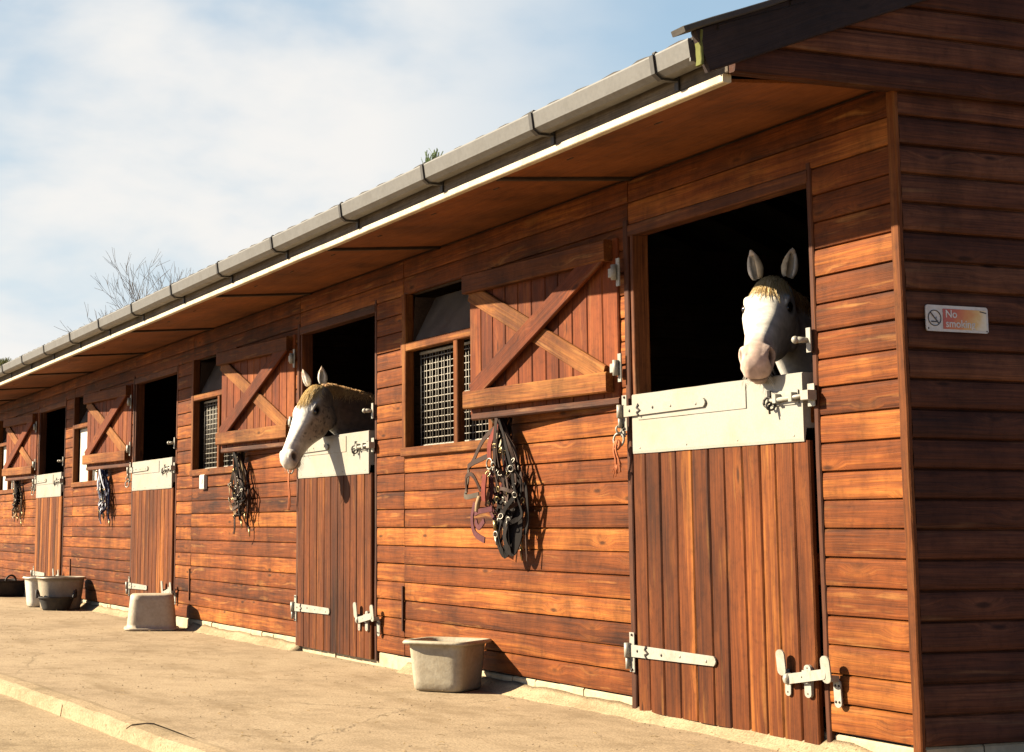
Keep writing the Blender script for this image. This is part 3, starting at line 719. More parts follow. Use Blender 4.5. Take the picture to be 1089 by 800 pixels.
    # hopper light above, tipped inwards
    mb=MB()
    q0=(a0,.0,WZ1+.012); 
    mb.add([(a0,.01,WZ1+.006),(a1,.01,WZ1+.006),(a1,.13,TOPZ-.01),(a0,.13,TOPZ-.01),(a0,.016,WZ1+.004),(a1,.016,WZ1+.004),(a1,.136,TOPZ-.012),(a0,.136,TOPZ-.012)],
           [(0,1,2,3),(4,5,6,7),(0,1,5,4),(1,2,6,5),(2,3,7,6),(3,0,4,7)])
    mb.build('hopper_pane',M['pane'],win)
    mb=MB()
    mb.add([(a0-.004,.008,WZ1+.004),(a0-.004,.14,TOPZ-.012),(a0-.004,.02,TOPZ-.012),(a0+.004,.008,WZ1+.004),(a0+.004,.14,TOPZ-.012),(a0+.004,.02,TOPZ-.012)],[(0,1,2),(5,4,3),(0,1,4,3),(1,2,5,4),(2,0,3,5)])
    mb.build('hopper_cheek',M['inner'],win)
    # pale stub of frame below the open door, hook board
    mb=MB(); mb.board((x1+.055,-.026,WZ0-.02),(x1+.055,-.026,WZ0+.12),(1,0,0),(0,1,0),.05,.012,r=.5); 
    mb.tube([(x1+.09,-.02,1.098),(x1+.09,-.075,1.092),(x1+.09,-.085,1.115)],.006,7)
    mb.build('hook_board',M['trim'],ST)
    # tie ring beside the door
    mb=MB(); tx=dl-.064; tz=.975
    mb.box(tx-.012,tx+.014,-.054,-.046,tz+.0,tz+.05,ch=.001); mb.torus((tx-.004,-.066,tz+.03),(1,.2,0),.014,.004,12,6); mb.torus((tx-.004,-.068,tz-.01),(.35,-1,.1),.026,.0045,16,6)
    mb.build('tie_ring',M['galv'],jamb)
for i,(a,b,c) in enumerate(BAYS): bay(i,a,b,c)
# small vertical battens on the joints
for (dl,dr,w) in BAYS:
    mb=MB(); mb.board((w-.006,-.030,.12),(w-.006,-.030,.34),(1,0,0),(0,1,0),.016,.010,ch=.002); mb.build('joint_batten',M['post'],ST)
    mb=MB(); mb.board((w-.008,-.030,1.44),(w-.008,-.030,1.575),(1,0,0),(0,1,0),.018,.012,ch=.002); mb.build('joint_batten',M['post'],ST)
mb=MB(); mb.box(-7.51,-7.40,-.050,-.026,.885,.985,ch=.006); mb.box(-7.475,-7.435,-.054,-.05,.925,.955); mb.build('switch_box',M['signw'],ST)

# ------------------------------------------------------------------ no smoking sign
SG=thing('sign',(.031,.17,1.22),'faded red and white No smoking sign screwed to the dark gable boards','sign')
mb=MB(); y0,y1,z0,z1=.053,.287,1.222,1.302; cx=.036
prof=[]
rad=.008
for (cy_,cz_,a0) in ((y1-rad,z0+rad,-90),(y1-rad,z1-rad,0),(y0+rad,z1-rad,90),(y0+rad,z0+rad,180)):
    for k in range(5): an=R(a0+k*22.5); prof.append((cy_+rad*math.cos(an),cz_+rad*math.sin(an)))
mb.extrude(prof,(cx,0,0),(.004,0,0),(0,1,0),(0,0,1)); mb.build('plate',M['signw'],SG)
mb=MB(); mb.box(cx+.0042,cx+.0052,.116,.279,1.230,1.292,ch=.0001)
o=mb.build('red_panel',M['signr'],SG)
mb=MB(); mb.torus((cx+.0052,.0845,1.262),(1,0,0),.0235,.0014,32,6); 
mb.board((cx+.0056,.069,1.279),(cx+.0056,.100,1.245),(0,.7,.7),(1,0,0),.0028,.0016,ch=.0001)
mb.board((cx+.0052,.071,1.251),(cx+.0052,.088,1.251),(0,0,1),(1,0,0),.004,.001,ch=.0001); mb.board((cx+.0052,.090,1.251),(cx+.0052,.097,1.253),(0,0,1),(1,0,0),.004,.001,ch=.0001)
mb.tube([(cx+.0055,.092,1.256),(cx+.0055,.089,1.261),(cx+.0055,.091,1.266)],.0008,5)
mb.build('no_smoking_symbol',M['signk'],SG)
for (yy,zz) in ((.061,1.231),(.279,1.231),(.279,1.293)):
    pass
for (yy,zz) in ((.061,1.230),(.281,1.228)): mb=MB(); mb.ball((cx+.004,yy,zz),.0028,8,5,(.6,1,1)); mb.build('screw',M['iron'],SG)
mb=MB(); mb.board((cx+.0055,.255,1.288),(cx+.0055,.280,1.284),(0,0,1),(1,0,0),.003,.001,ch=.0001)
mb.build('scratch',M['iron'],SG)
def text_mesh(name,body,size,mat,loc,parent):
    cu=bpy.data.curves.new(name,'FONT'); cu.body=body; cu.size=size; cu.extrude=.0004; cu.space_line=.88; cu.offset=.0004
    to=bpy.data.objects.new(name+'_tmp',cu); COL.objects.link(to)
    dg=bpy.context.evaluated_depsgraph_get(); me=bpy.data.meshes.new_from_object(to.evaluated_get(dg)); bpy.data.objects.remove(to); bpy.data.curves.remove(cu)
    m3=Matrix(((0,0,1),(1,0,0),(0,1,0))).to_4x4()
    me.transform(Matrix.Translation(loc)@m3); me.materials.clear(); me.materials.append(mat)
    o=bpy.data.objects.new(name,me); COL.objects.link(o); o.parent=parent; o.matrix_parent_inverse=PINV[parent.name_full]; return o
text_mesh('lettering','No\nsmoking',.0335,plain('faded white print',(.78,.74,.68),.5),(cx+.0058,.124,1.2655),SG)

# ------------------------------------------------------------------ tack hanging under the open upper doors
def cat(pts,n=6):
    P_=[Vector(p) for p in pts]; out=[]
    for i in range(len(P_)-1):
        p0=P_[max(i-1,0)];p1=P_[i];p2=P_[i+1];p3=P_[min(i+2,len(P_)-1)]
        for k in range(n):
            t=k/n; out.append(.5*((2*p1)+(-p0+p2)*t+(2*p0-5*p1+4*p2-p3)*t*t+(-p0+3*p1-3*p2+p3)*t**3))
    out.append(P_[-1]); return out
def bundle(bi,hx,label,mats,width,zlow,seed,special=None,hang=1.095):
    t=thing('halter_bundle',(hx,-.06,zlow),label,'halters','halters hung under the upper doors'); r=random.Random(seed)
    H=Vector((hx,-.078,hang))
    class Many:
        def __init__(q): q.l=[]
        def __getattr__(q,nm):
            def call(*a,**k):
                mb_=MB(); getattr(mb_,nm)(*a,**k); q.l.append(mb_)
            return call
    rings=Many(); groups={}
    def g(m): return groups.setdefault(m,Many())
    Lz=hang-zlow
    def halter(mn,ang,tilt,dx,dy,sc,fold,hw):
        """headcollar hung by its crown strap: cheeks, noseband, throat, chin rings"""
        M3=Matrix.Rotation(R(tilt),3,'Y')@Matrix.Rotation(R(ang),3,'Z')
        def T(x,y,z):
            q=M3@Vector((x*sc,y*sc*fold,z*sc)); q.y=min(q.y*.55+dy,-.012+.0*q.y); return (H.x+q.x+dx*min(1,-q.z/.25),H.y*.35+q.y,H.z+q.z)
        W_=hw; e=lambda: r.uniform(-.018,.018)
        S=lambda pts,w_=W_,m_=mn,tw=None: g(m_).ribbon(cat([T(*p) for p in pts],5),w_*r.uniform(.85,1.1),.004,(r.uniform(-.8,.8),-1,r.uniform(-.5,.5)),tw if tw is not None else r.uniform(-60,60),r=r.random())
        cl=(-.075+e(),e(),-.24+e()); cr=(.075+e(),e(),-.235+e()); nl=(-.07+e(),.01,-.37+e()); nr2=(.07+e(),.01,-.36+e()); ch=(e(),-.05,-.47+e()); th=(e(),.04,-.33+e())
        S([(0,0,.01),(-.03,e(),-.06),(-.065,e(),-.15),cl]); S([(0,0,.01),(.03,e(),-.06),(.06,e(),-.15),cr])
        S([cl,((cl[0]+nl[0])/2+e(),e(),(cl[2]+nl[2])/2),nl]); S([cr,((cr[0]+nr2[0])/2+e(),e(),(cr[2]+nr2[2])/2),nr2])
        S([nl,(-.04,-.06,-.40+e()),(.03,-.065,-.395+e()),nr2],W_*1.15); S([nl,(-.03,.05,-.42),ch]); S([nr2,(.04,.04,-.43),ch])
        S([cl,(-.04,.05,-.29),th,(.05,.05,-.28),cr]); S([th,(e(),.0,-.40),ch],W_*.8)
        for p in (cl,cr,nl,nr2,ch): 
            q=T(*p); rings.torus((q[0],q[1]-.006,q[2]),(r.uniform(-.7,.7),-1,r.uniform(-.5,.5)),r.uniform(.010,.015)*sc,.0026,12,5,mi=r.choice((0,0,1)))
        q=T(cl[0]*.6,cl[1],-.14); rings.torus((q[0],q[1]-.005,q[2]),(r.uniform(-.4,.4),-1,.1),.011,.0025,4,4,mi=1)
        if r.random()<.6:
            S([ch,(e(),-.05,-.53),(e()*2,-.04,-.58)],W_*.7)
    base=(zlow-hang)/-.50
    nh_=8
    for k in range(nh_):
        halter(mats[k%len(mats)],r.uniform(-75,75),r.uniform(-9,9),width*(-.5+(k+.5)/nh_)*.75+r.uniform(-.03,.03),-.020-.012*k*.8,base*r.uniform(.72,1.02),1.0,r.uniform(.013,.019))
    # lead ropes
    for k in range(3):
        m=mats[(k+1)%len(mats)]; x1=width*r.uniform(-.3,.4)
        pts=[H,(hx+x1*.5,-.05,hang-Lz*.3),(hx+x1+.02,-.06,hang-Lz*.6),(hx+x1-.01,-.055,zlow+.03*k),(hx+x1+.015,-.05,zlow-.04+.05*k)]
        g(m).tube(cat(pts),.008,6)
        e=pts[-1]; rings.tube([e,(e[0],e[1],e[2]-.03),(e[0]+.006,e[1],e[2]-.05)],[.007,.006,.003],6,mi=1)
    if special: special(g,rings,H)
    for m,q in groups.items():
        for mb_ in q.l: mb_.build('rope' if len(mb_.f)>0 and mb_.sm[0] else 'strap',M[m],t)
    for mb_ in rings.l: mb_.build('buckle',[M['steel'],M['brass']],t)
def sp1(g,rings,H):
    y=-.10
    # the headcollar that hangs clear on the left with its square noseband
    g('brownstrap').ribbon(cat([H,(-2.78,y,1.02),(-2.90,y,.925),(-2.945,y,.90)]),.022,.004,(0,-1,0),0)
    g('brownstrap').ribbon(cat([(-2.945,y-.005,.90),(-2.83,y-.03,.915),(-2.70,y-.01,.945)]),.022,.005)
    g('greystrap').ribbon(cat([(-2.935,y-.005,.90),(-2.96,y,.83),(-2.985,y,.775)]),.020,.004)
    g('greystrap').ribbon(cat([(-2.985,y-.005,.775),(-2.90,y-.03,.765),(-2.82,y-.01,.775)]),.022,.005)
    g('brownstrap').ribbon(cat([(-2.97,y,.79),(-2.93,y-.02,.855),(-2.86,y-.02,.86),(-2.82,y,.79)]),.018,.004)
    g('red').ribbon(cat([H+Vector((-.01,-.02,-.01)),(-2.665,-.125,1.0),(-2.675,-.125,.93)]),.038,.005)
    rings.torus((-2.675,-.125,.905),(.1,-1,0),.024,.004,16,6,mi=0)
    g('red').ribbon(cat([(-2.70,-.135,.86),(-2.705,-.14,.80),(-2.715,-.135,.745)]),.040,.006)
    g('plum').ribbon(cat([(-2.84,-.12,.74),(-2.85,-.13,.67),(-2.82,-.13,.605),(-2.72,-.13,.575)]),.026,.005)
    g('plum').ribbon(cat([(-2.83,-.125,.69),(-2.73,-.15,.70),(-2.64,-.13,.71)]),.022,.005)
    g('plum').ribbon(cat([(-2.80,-.135,.66),(-2.76,-.14,.63),(-2.70,-.14,.66)]),.024,.005)
    g('tan').tube(cat([(-2.76,-.135,.76),(-2.745,-.15,.735),(-2.755,-.15,.70)]),.012,6)
    rings.tube([(-2.615,-.13,.66),(-2.61,-.13,.62)],.010,7,mi=1); rings.torus((-2.608,-.13,.60),(.3,-1,0),.013,.004,12,5,mi=0); rings.tube([(-2.606,-.13,.585),(-2.60,-.13,.555)],[.007,.004],6,mi=0)
    for dx,zb in ((-.02,.52),(.05,.53)): g('black').ribbon(cat([(-2.56+dx,-.10,.72),(-2.59+dx,-.12,.6),(-2.55+dx,-.11,zb),(-2.50+dx,-.10,.60),(-2.52+dx,-.09,.72)]),.045,.005,(0,-1,0),25)
    g('black').ribbon(cat([(-2.42,-.08,.82),(-2.385,-.09,.76),(-2.40,-.08,.66),(-2.43,-.08,.60)]),.022,.004)
    g('brownstrap').ribbon(cat([(-2.42,-.08,.6),(-2.415,-.08,.54),(-2.42,-.075,.49)]),.008,.004)
bundle(0,-2.62,'black and plum halters tangled below the nearest upper door, red strap among them',['black','brownstrap','black','plum','black','brownstrap'],.34,.58,11,sp1)
bundle(1,-6.50,'tan and brown leather halters hanging under the second upper door, clip dangling lowest',['greystrap','brownstrap','black','tan','brownstrap'],.46,.66,12)
bundle(2,-10.30,'navy blue halters with pale ropes hanging beside the white window panel',['blue','blue','black','paleblue'],.36,.72,13)
bundle(3,-14.25,'black and tan halters hanging under the farthest upper door',['black','tan','black','greystrap'],.42,.72,14)
# orange twine on the first tie ring
mb=MB(); tx=BAYS[0][0]-.068
for k in range(9):
    s=rng.uniform(-.012,.012)
    mb.tube(cat([(tx+s*.4,-.075,.965),(tx+s-.004,-.085,.93),(tx+s*1.5,-.078,.89),(tx+s*2-.006,-.07,.855+rng.uniform(-.02,.02))]),.0035,5)
mb.torus((tx,-.076,.945),(.2,-1,.2),.016,.006,12,6)
for k in range(8):
    s=rng.uniform(-.02,.02); mb.tube([(tx-.006+s*.5,-.075,.87),(tx-.02+s,-.078,.835+rng.uniform(-.015,.01))],.002,4)
tag(mb.build('baling_twine',M['twine']),'frayed orange twine knotted on the ring left of the nearest door','twine','orange twine on the tie rings')
mb=MB(); tx=BAYS[1][0]-.066
for k in range(5):
    s=rng.uniform(-.01,.01); mb.tube(cat([(tx+s*.4,-.075,.96),(tx+s,-.082,.90),(tx+s*2,-.075,.82),(tx+s*3-.015,-.07,.76+rng.uniform(-.04,.02))]),.003,5)
tag(mb.build('baling_twine',M['twine']),'thin orange twine hanging just below the muzzle of the farther horse','twine','orange twine on the tie rings')

# ------------------------------------------------------------------ tubs and buckets
def tub(name,c,r0,r1,h,label,mat,sq=.25,lip=.03,rot=0.,wall=.008,invert=False,ax=(1,1),handles=False,wob=.01,group='tubs and buckets along the wall',lipdrop=.012):
    t=thing(name,(c[0],c[1],c[2]),label,'tub',group)
    prof=[(0,0),(r0*.55,.0),(r0*.92,.001),(r0,.012)]
    for k in range(1,8): q=k/7; prof.append((r0+(r1-r0)*q,.012+(h-.012)*q))
    outer=list(prof)
    outer+=[(r1+lip,h-lipdrop*.4),(r1+lip+.003,h+.004),(r1+lip-.004,h+.012),(r1+.003,h+.012),(r1-wall,h+.002)]
    for k in range(6,-1,-1): q=k/7; outer.append((r0+(r1-r0)*q-wall,.02+(h-.012)*q))
    outer+=[(r0*.5,.018),(0,.018)]
    if invert: outer=[(a,h+.012-b) for a,b in outer]
    mb=MB(); mb.lathe(c,outer,48,sq,0,None,ax,rot,wob); b=mb.build('tub_body',mat,t)
    if handles:
        mb=MB()
        for s in (-1,1):
            pts=[]
            for k in range(9):
                an=math.pi*k/8; u=math.cos(an)*.055; v=math.sin(an)*.062
                rr=(r1+lip*.6)+.012*math.sin(an)
                x,y=s*rr*ax[0],u
                pts.append((c[0]+x*math.cos(rot)-y*math.sin(rot),c[1]+x*math.sin(rot)+y*math.cos(rot),c[2]+h+v))
            mb.tube(cat(pts,3),.0105,8)
        mb.build('handle',mat,b)
    return t,b
t,b=tub('feed_tub',(-2.915,-.225,G),.120,.138,.205,'dirty grey square feed tub with wide warped rim below the nearest halters',M['tubgrey'],sq=.75,lip=.022,rot=R(-50),wob=.018)
mb=MB()
for k in range(9):   # heaped feed / warped rim flap at the back right
    pass
tub('upturned_bucket',(-7.83,-.285,G),.150,.172,.232,'cream bucket turned upside down on the ground, its wide rim downwards',M['tubcream'],sq=.4,lip=.016,rot=R(-15),invert=True,wob=.015)
tub('bucket',(-11.62,-.30,G),.13,.155,.25,'tall white bucket partly hidden at the left of the cloudy tub',M['tubwhite'],sq=.25,lip=.014)
tub('bucket',(-11.05,-.26,G),.165,.195,.265,'large cloudy plastic tub standing behind the low black rubber tub',M['tubclear'],sq=.1,lip=.010)
tub('rubber_tub',(-10.86,-.335,G),.115,.150,.105,'low black rubber tub with two loop handles, in front of the others',M['rubber'],sq=0.,lip=.006,handles=True,rot=R(68))
tub('rubber_tub',(-14.25,-.22,G),.25,.29,.15,'wide black feed trough farthest along the wall, at the left edge',M['rubber'],sq=.3,lip=.008,handles=True,rot=R(10))

# ------------------------------------------------------------------ horses
def superloft(mb,stations,n=28,frame=Matrix()):
    """stations: (x, ztop, zbot, halfw, zwide, ntop, nbot) rings in local YZ planes"""
    vs=[];fs=[]
    for (x,zt,zb,hw,zw,nt_,nb_) in stations:
        for k in range(n):
            a=2*math.pi*k/n; c,s=math.cos(a),math.sin(a)
            e=nt_ if s>=0 else nb_
            yy=math.copysign(abs(c)**(2/e),c)*hw; hh=(zt-zw) if s>=0 else (zw-zb)
            zz=zw+math.copysign(abs(s)**(2/e),s)*hh
            vs.append(frame@Vector((x,yy,zz)))
    m=len(stations)
    for i in range(m-1):
        for k in range(n):
            k2=(k+1)%n; fs.append((i*n+k,i*n+k2,(i+1)*n+k2,(i+1)*n+k))
    fs.append(tuple(reversed(range(n)))); fs.append(tuple((m-1)*n+k for k in range(n)))
    mb.add(vs,fs)
def resample(st,m):
    out=[]
    for i in range(m):
        q=i/(m-1)*(len(st)-1); k=min(int(q),len(st)-2); t=q-k
        p0=st[max(k-1,0)];p1=st[k];p2=st[k+1];p3=st[min(k+2,len(st)-1)]
        out.append(tuple(.5*((2*b)+(-a+c)*t+(2*a-5*b+4*c-d)*t*t+(-a+3*b-3*c+d)*t**3) for a,b,c,d in zip(p0,p1,p2,p3)))
    return out
HEAD=[(-.035,-.055,-.15,.045,-.10,2.,2.),(.0,-.005,-.185,.068,-.08,2.1,2.),(.05,.018,-.215,.080,-.080,2.0,2.),(.11,.027,-.238,.090,-.078,2.05,2.1),(.165,.026,-.242,.094,-.070,2.2,2.1),
 (.22,.018,-.228,.086,-.075,2.4,2.1),(.28,.005,-.200,.073,-.075,2.8,2.1),(.34,-.002,-.174,.062,-.075,2.8,2.2),(.40,-.007,-.158,.056,-.078,2.7,2.2),(.45,-.010,-.152,.053,-.080,2.4,2.2),(.495,-.015,-.154,.055,-.082,2.3,2.2),
 (.53,-.026,-.150,.052,-.086,2.2,2.2),(.556,-.044,-.140,.046,-.092,2.2,2.3),(.570,-.070,-.118,.024,-.094,2.,2.)]
mp=lambda x: x/.85 if x<.17 else x+.03
ump=lambda x: x*.85 if x<.2 else x-.03
HEAD=[(mp(q[0]) if q[0]>0 else q[0],)+q[1:] for q in HEAD]
def headtop(x,y):
    st=HEAD; x=max(st[0][0],min(st[-1][0],x))
    for a,b in zip(st,st[1:]):
        if a[0]<=x<=b[0]:
            t=(x-a[0])/(b[0]-a[0]); zt,zb,hw,zw,nt_=[a[i]*(1-t)+b[i]*t for i in (1,2,3,4,5)]
            q=min(.995,abs(y)/hw); return zw+(zt-zw)*(1-q**nt_)**(1/nt_)
def horse(name,label,poll,facing,pitch,roll,neck_pts,body_c,body_dir,coat,seed,scale=1.0,ear_tw=0.):
    hr=random.Random(seed)
    t=thing(name,(body_c[0],body_c[1],G+.012),label,'horse','horses looking out over the half doors')
    f=Vector((math.cos(facing),math.sin(facing),0)); up=Vector((0,0,1)); left=up.cross(f)
    X=(f*math.cos(pitch)-up*math.sin(pitch)); Z=(f*math.sin(pitch)+up*math.cos(pitch)); Yv=left
    Q=Matrix.Rotation(roll,3,X); Yv=Q@Yv; Z=Q@Z
    HF=Matrix.Translation(Vector(poll))@Matrix(((X.x,Yv.x,Z.x),(X.y,Yv.y,Z.y),(X.z,Yv.z,Z.z))).to_4x4()@Matrix.Scale(scale,4)
    mb=MB()
    superloft(mb,resample(HEAD,44),32,HF)
    def hball(c,rad,sc): 
        m2=MB(); m2.ball((0,0,0),rad,20,14,sc); mb.add([HF@(Vector(v)+Vector((mp(c[0]),c[1],c[2]))) for v in m2.v],m2.f)
    for s in (-1,1):
        hball((.125,s*.066,-.140),.075,(1.15,.40,1.2))     # cheek
        hball((.235,s*.062,-.062),.02,(3.4,.7,.6))
        hball((.40,s*.040,-.060),.018,(3.5,.6,.7))
        hball((.162,s*.073,-.012),.030,(1.5,.50,.52))         # brow
        hball((.182,s*.079,-.055),.024,(1.3,.55,.7))        # lower lid
        hball((.30,s*.045,-.085),.018,(4.5,.8,.7))         # facial crest
        hball((.508,s*.042,-.062),.029,(1.1,.75,1.15))      # nostril flare
    hball((.500,0,-.152),.026,(1.2,1.2,.75))               # chin
    # neck
    nk=[Vector(p[:3]) for p in neck_pts]; path=cat([p for p in nk],6)
    hs=[p[3] for p in neck_pts]; ws=[p[4] for p in neck_pts]
    m=len(path); vs=[];fs=[];n=28
    for i,p in enumerate(path):
        q=i/(m-1)*(len(hs)-1); k=min(int(q),len(hs)-2); tt=q-k
        h=hs[k]*(1-tt)+hs[k+1]*tt; w=ws[k]*(1-tt)+ws[k+1]*tt
        d=(path[min(i+1,m-1)]-path[max(i-1,0)]).normalized(); sd=d.cross(Vector((0,0,1))).normalized(); u2=sd.cross(d)
        for k2 in range(n):
            a=2*math.pi*k2/n; tp=1-.25*max(0,math.sin(a))
            vs.append(p+sd*(math.cos(a)*w*tp)+u2*(math.sin(a)*h))
    for i in range(m-1):
        for k2 in range(n):
            k3=(k2+1)%n; fs.append((i*n+k2,i*n+k3,(i+1)*n+k3,(i+1)*n+k2))
    fs.append(tuple(reversed(range(n)))); fs.append(tuple((m-1)*n+k2 for k2 in range(n)))
    mb.add(vs,fs)
    # barrel, quarters, legs
    bd=Vector((math.cos(body_dir),math.sin(body_dir),0)); bl=Vector((0,0,1)).cross(bd); bc=Vector(body_c)
    BF=Matrix(((bd.x,bl.x,0,bc.x),(bd.y,bl.y,0,bc.y),(0,0,1,0),(0,0,0,1)))
    gz=G+.012
    torso=[(.62,1.02,.70,.12,.86,2,2),(.52,1.14,.60,.20,.84,2,2),(.35,1.18,.56,.235,.83,2,2),(.1,1.13,.53,.26,.80,2,2),(-.2,1.12,.53,.27,.80,2,2),(-.45,1.16,.58,.26,.84,2,2),(-.66,1.14,.66,.22,.88,2,2),(-.80,1.02,.72,.14,.88,2,2),(-.85,.95,.8,.06,.88,2,2)]
    superloft(mb,resample(torso,30),28,BF)
    def leg(pts,rads): mb.tube(cat([BF@Vector(p) for p in pts],4),[r for r in interp(rads,4)],14)
    def interp(rs,n_):
        o=[]
        for a,b in zip(rs,rs[1:]):
            for k in range(n_): o.append(a+(b-a)*k/n_)
        return o+[rs[-1]]
    for s in (-1,1):
        leg([(.42,s*.13,.80),(.44,s*.14,.62),(.43,s*.14,.42),(.43,s*.14,.36),(.42,s*.14,.18),(.43,s*.14,.10),(.46,s*.14,gz+.055),(.47,s*.14,gz+.003)],[.11,.085,.052,.046,.033,.042,.045,.058])
        leg([(-.58,s*.14,.85),(-.52,s*.15,.62),(-.66,s*.15,.44),(-.70,s*.15,.36),(-.67,s*.15,.18),(-.66,s*.15,.10),(-.62,s*.15,gz+.055),(-.61,s*.15,gz+.003)],[.15,.11,.058,.048,.034,.043,.046,.058])
    mb.tube(cat([BF@Vector(p) for p in ((-.82,0,1.04),(-.92,0,.95),(-.95,0,.70),(-.93,0,.45))],4),interp([.03,.045,.06,.02],4),10)
    # ears : cupped leaves
    for s in (-1,1):
        base=Vector((.002,s*.056,-.002)); ed=Vector((-.62 if s>0 else -.62,s*.16,.78)).normalized(); side=Vector((.1,1,0)).normalized()*1.
        fr=side.cross(ed)*(-1) ; fr=(Vector((1,0,.6))-ed*Vector((1,0,.6)).dot(ed)).normalized(); fr=(Matrix.Rotation(s*R(22)+ear_tw,3,ed)@fr); sd=ed.cross(fr)
        m2=MB(); n=14; rows=12; L_=.126
        prof=[.55,.85,1.0,1.0,.95,.86,.74,.60,.45,.28,.1,.02]
        vs=[];fs=[]
        for i in range(rows):
            q=i/(rows-1); wd=.037*(.75+.0*q)*([.75,.9,1.05,1.12,1.12,1.06,.97,.84,.66,.45,.22,.05][i])*1.05
            for k in range(n):
                a=math.pi*(.14)+ (2*math.pi-2*math.pi*.14)*k/(n-1)   # open towards the front
                a0=a
                x=math.sin(a)*wd; y=-(-math.cos(a))*wd*.72
                vs.append(base+ed*(L_*q)+sd*x+fr*(y+.012*q*q))
            for k in range(n):
                a=math.pi*.14+(2*math.pi-2*math.pi*.14)*(n-1-k)/(n-1); wi=wd*.56
                x=math.sin(a)*wi; y=math.cos(a)*wi*.66
                vs.append(base+ed*(L_*q*.985)+sd*x+fr*(y+.012*q*q-.002))
        nn=2*n
        for i in range(rows-1):
            for k in range(nn):
                k2=(k+1)%nn; fs.append((i*nn+k,i*nn+k2,(i+1)*nn+k2,(i+1)*nn+k))
        fs.append(tuple(reversed(range(nn)))); fs.append(tuple((rows-1)*nn+k for k in range(nn)))
        mb.add([HF@v for v in vs],fs)
    o=mb.build('body',M['black'],t)
    md=o.modifiers.new('r','REMESH'); md.mode='VOXEL'; md.voxel_size=.0062; md.use_smooth_shade=True
    sm=o.modifiers.new('s','SMOOTH'); sm.factor=.5; sm.iterations=4
    dg=bpy.context.evaluated_depsgraph_get(); dg.update(); me=bpy.data.meshes.new_from_object(o.evaluated_get(dg)); o.modifiers.clear(); o.data=me; me.name='body'
    # carve nostrils and mouth, paint the coat by place on the head
    inv=HF.inverted(); col=[0.]*(4*len(me.vertices))
    def sstep(a,b,x): 
        q=max(0.,min(1.,(x-a)/(b-a))); return q*q*(3-2*q)
    for vtx in me.vertices:
        # mesh is built in world coordinates (parent inverse cancels the empty)
        l=inv@vtx.co; l.x=ump(l.x); nrm=vtx.normal
        dn=0.
        nx_,nz=l.x-.520,l.z+.062
        nd=math.sqrt((nz*.94-nx_*.34)**2/(.031**2)+(nx_*.94+nz*.34)**2/(.020**2))
        nos=(1-sstep(.55,1.05,nd)) if abs(l.y)>.028 and .47<l.x<.565 else 0.
        mo=0.
        if .425<l.x<.575:
            zm=-.122-.010*((l.x-.5)/.07)**2
            mo=(1-sstep(.0025,.009,abs(l.z-zm)))*sstep(.425,.45,l.x)
        ey=0.
        de=math.sqrt(((l.x-.174)/.033)**2+((l.z+.030)/.022)**2) if abs(l.y)>.05 else 9
        ey=1-sstep(.7,1.45,de)
        dn=nos*.020+mo*.005+ey*.006
        if nos and l.y*(inv.to_3x3()@nrm).y>0: vtx.co=vtx.co-HF.to_3x3()@Vector((.25,math.copysign(1,l.y),.0))*(.016*nos)
        if 1.0<nd<1.7 and abs(l.y)>.028 and .46<l.x<.58: vtx.co=vtx.co+nrm*.004*(1-abs(nd-1.3)/.4 if abs(nd-1.3)<.4 else 0)
        if mo or ey: vtx.co=vtx.co-nrm*(mo*.006+ey*.006)
        c=coat(l,vtx.co,nos,mo,ey,nrm); mott=.86+.24*mnoise.noise(vtx.co*38)+.16*mnoise.noise(vtx.co*95); c=[q*.82*min(1.08,max(.6,mott)) for q in c]
        col[vtx.index*4:vtx.index*4+4]=[c[0],c[1],c[2],1.]
    at=me.color_attributes.new('coat','FLOAT_COLOR','POINT'); at.data.foreach_set('color',col)
    for p in me.polygons: p.use_smooth=True
    me.materials.clear(); me.materials.append(M['coat'])
    # eyes
    for s in (-1,1):
        m2=MB(); m2.ball((0,0,0),.0215,18,12,(1.15,.8,.9)); mb2=MB(); mb2.add([HF@(Vector(v)+Vector((mp(.174),s*.0755,-.031))) for v in m2.v],m2.f,smooth=True); mb2.build('eye',M['eye'],o)
    return t,o,HF,path,hr
def coat_mat():
    m,nt,b=new_mat('horse coat'); L=nt.links.new
    a=N(nt,'ShaderNodeAttribute',attribute_name='coat'); tc=nt.nodes.new('ShaderNodeTexCoord')
    n=N(nt,'ShaderNodeTexNoise',Scale=55.,Detail=6.,Roughness=.7); L(tc.outputs['Object'],n.inputs['Vector'])
    n2=N(nt,'ShaderNodeTexNoise',Scale=1.,Detail=4.,Roughness=.7); L(vmul(nt,tc.outputs['Object'],(420,420,120)),n2.inputs['Vector'])
    r=ramp(nt,[(.3,.86),(.65,1.04)]); L(n.outputs['Fac'],r.inputs[0])
    L(mixc(nt,1.,a.outputs['Color'],r.outputs[0],'MULTIPLY'),b.inputs['Base Color']); b.inputs['Roughness'].default_value=.62; b.inputs['Specular IOR Level'].default_value=.2
    b.inputs['Sheen Weight'].default_value=.15
    bp=N(nt,'ShaderNodeBump',Strength=.3,Distance=.003); L(n2.outputs['Fac'],bp.inputs['Height']); L(bp.outputs[0],b.inputs['Normal'])
    return m
M['coat']=coat_mat()
def mixv(a,b,t): return [x+(y-x)*t for x,y in zip(a,b)]
def ss(a,b,x): 
    q=max(0.,min(1.,(x-a)/(b-a))); return q*q*(3-2*q)
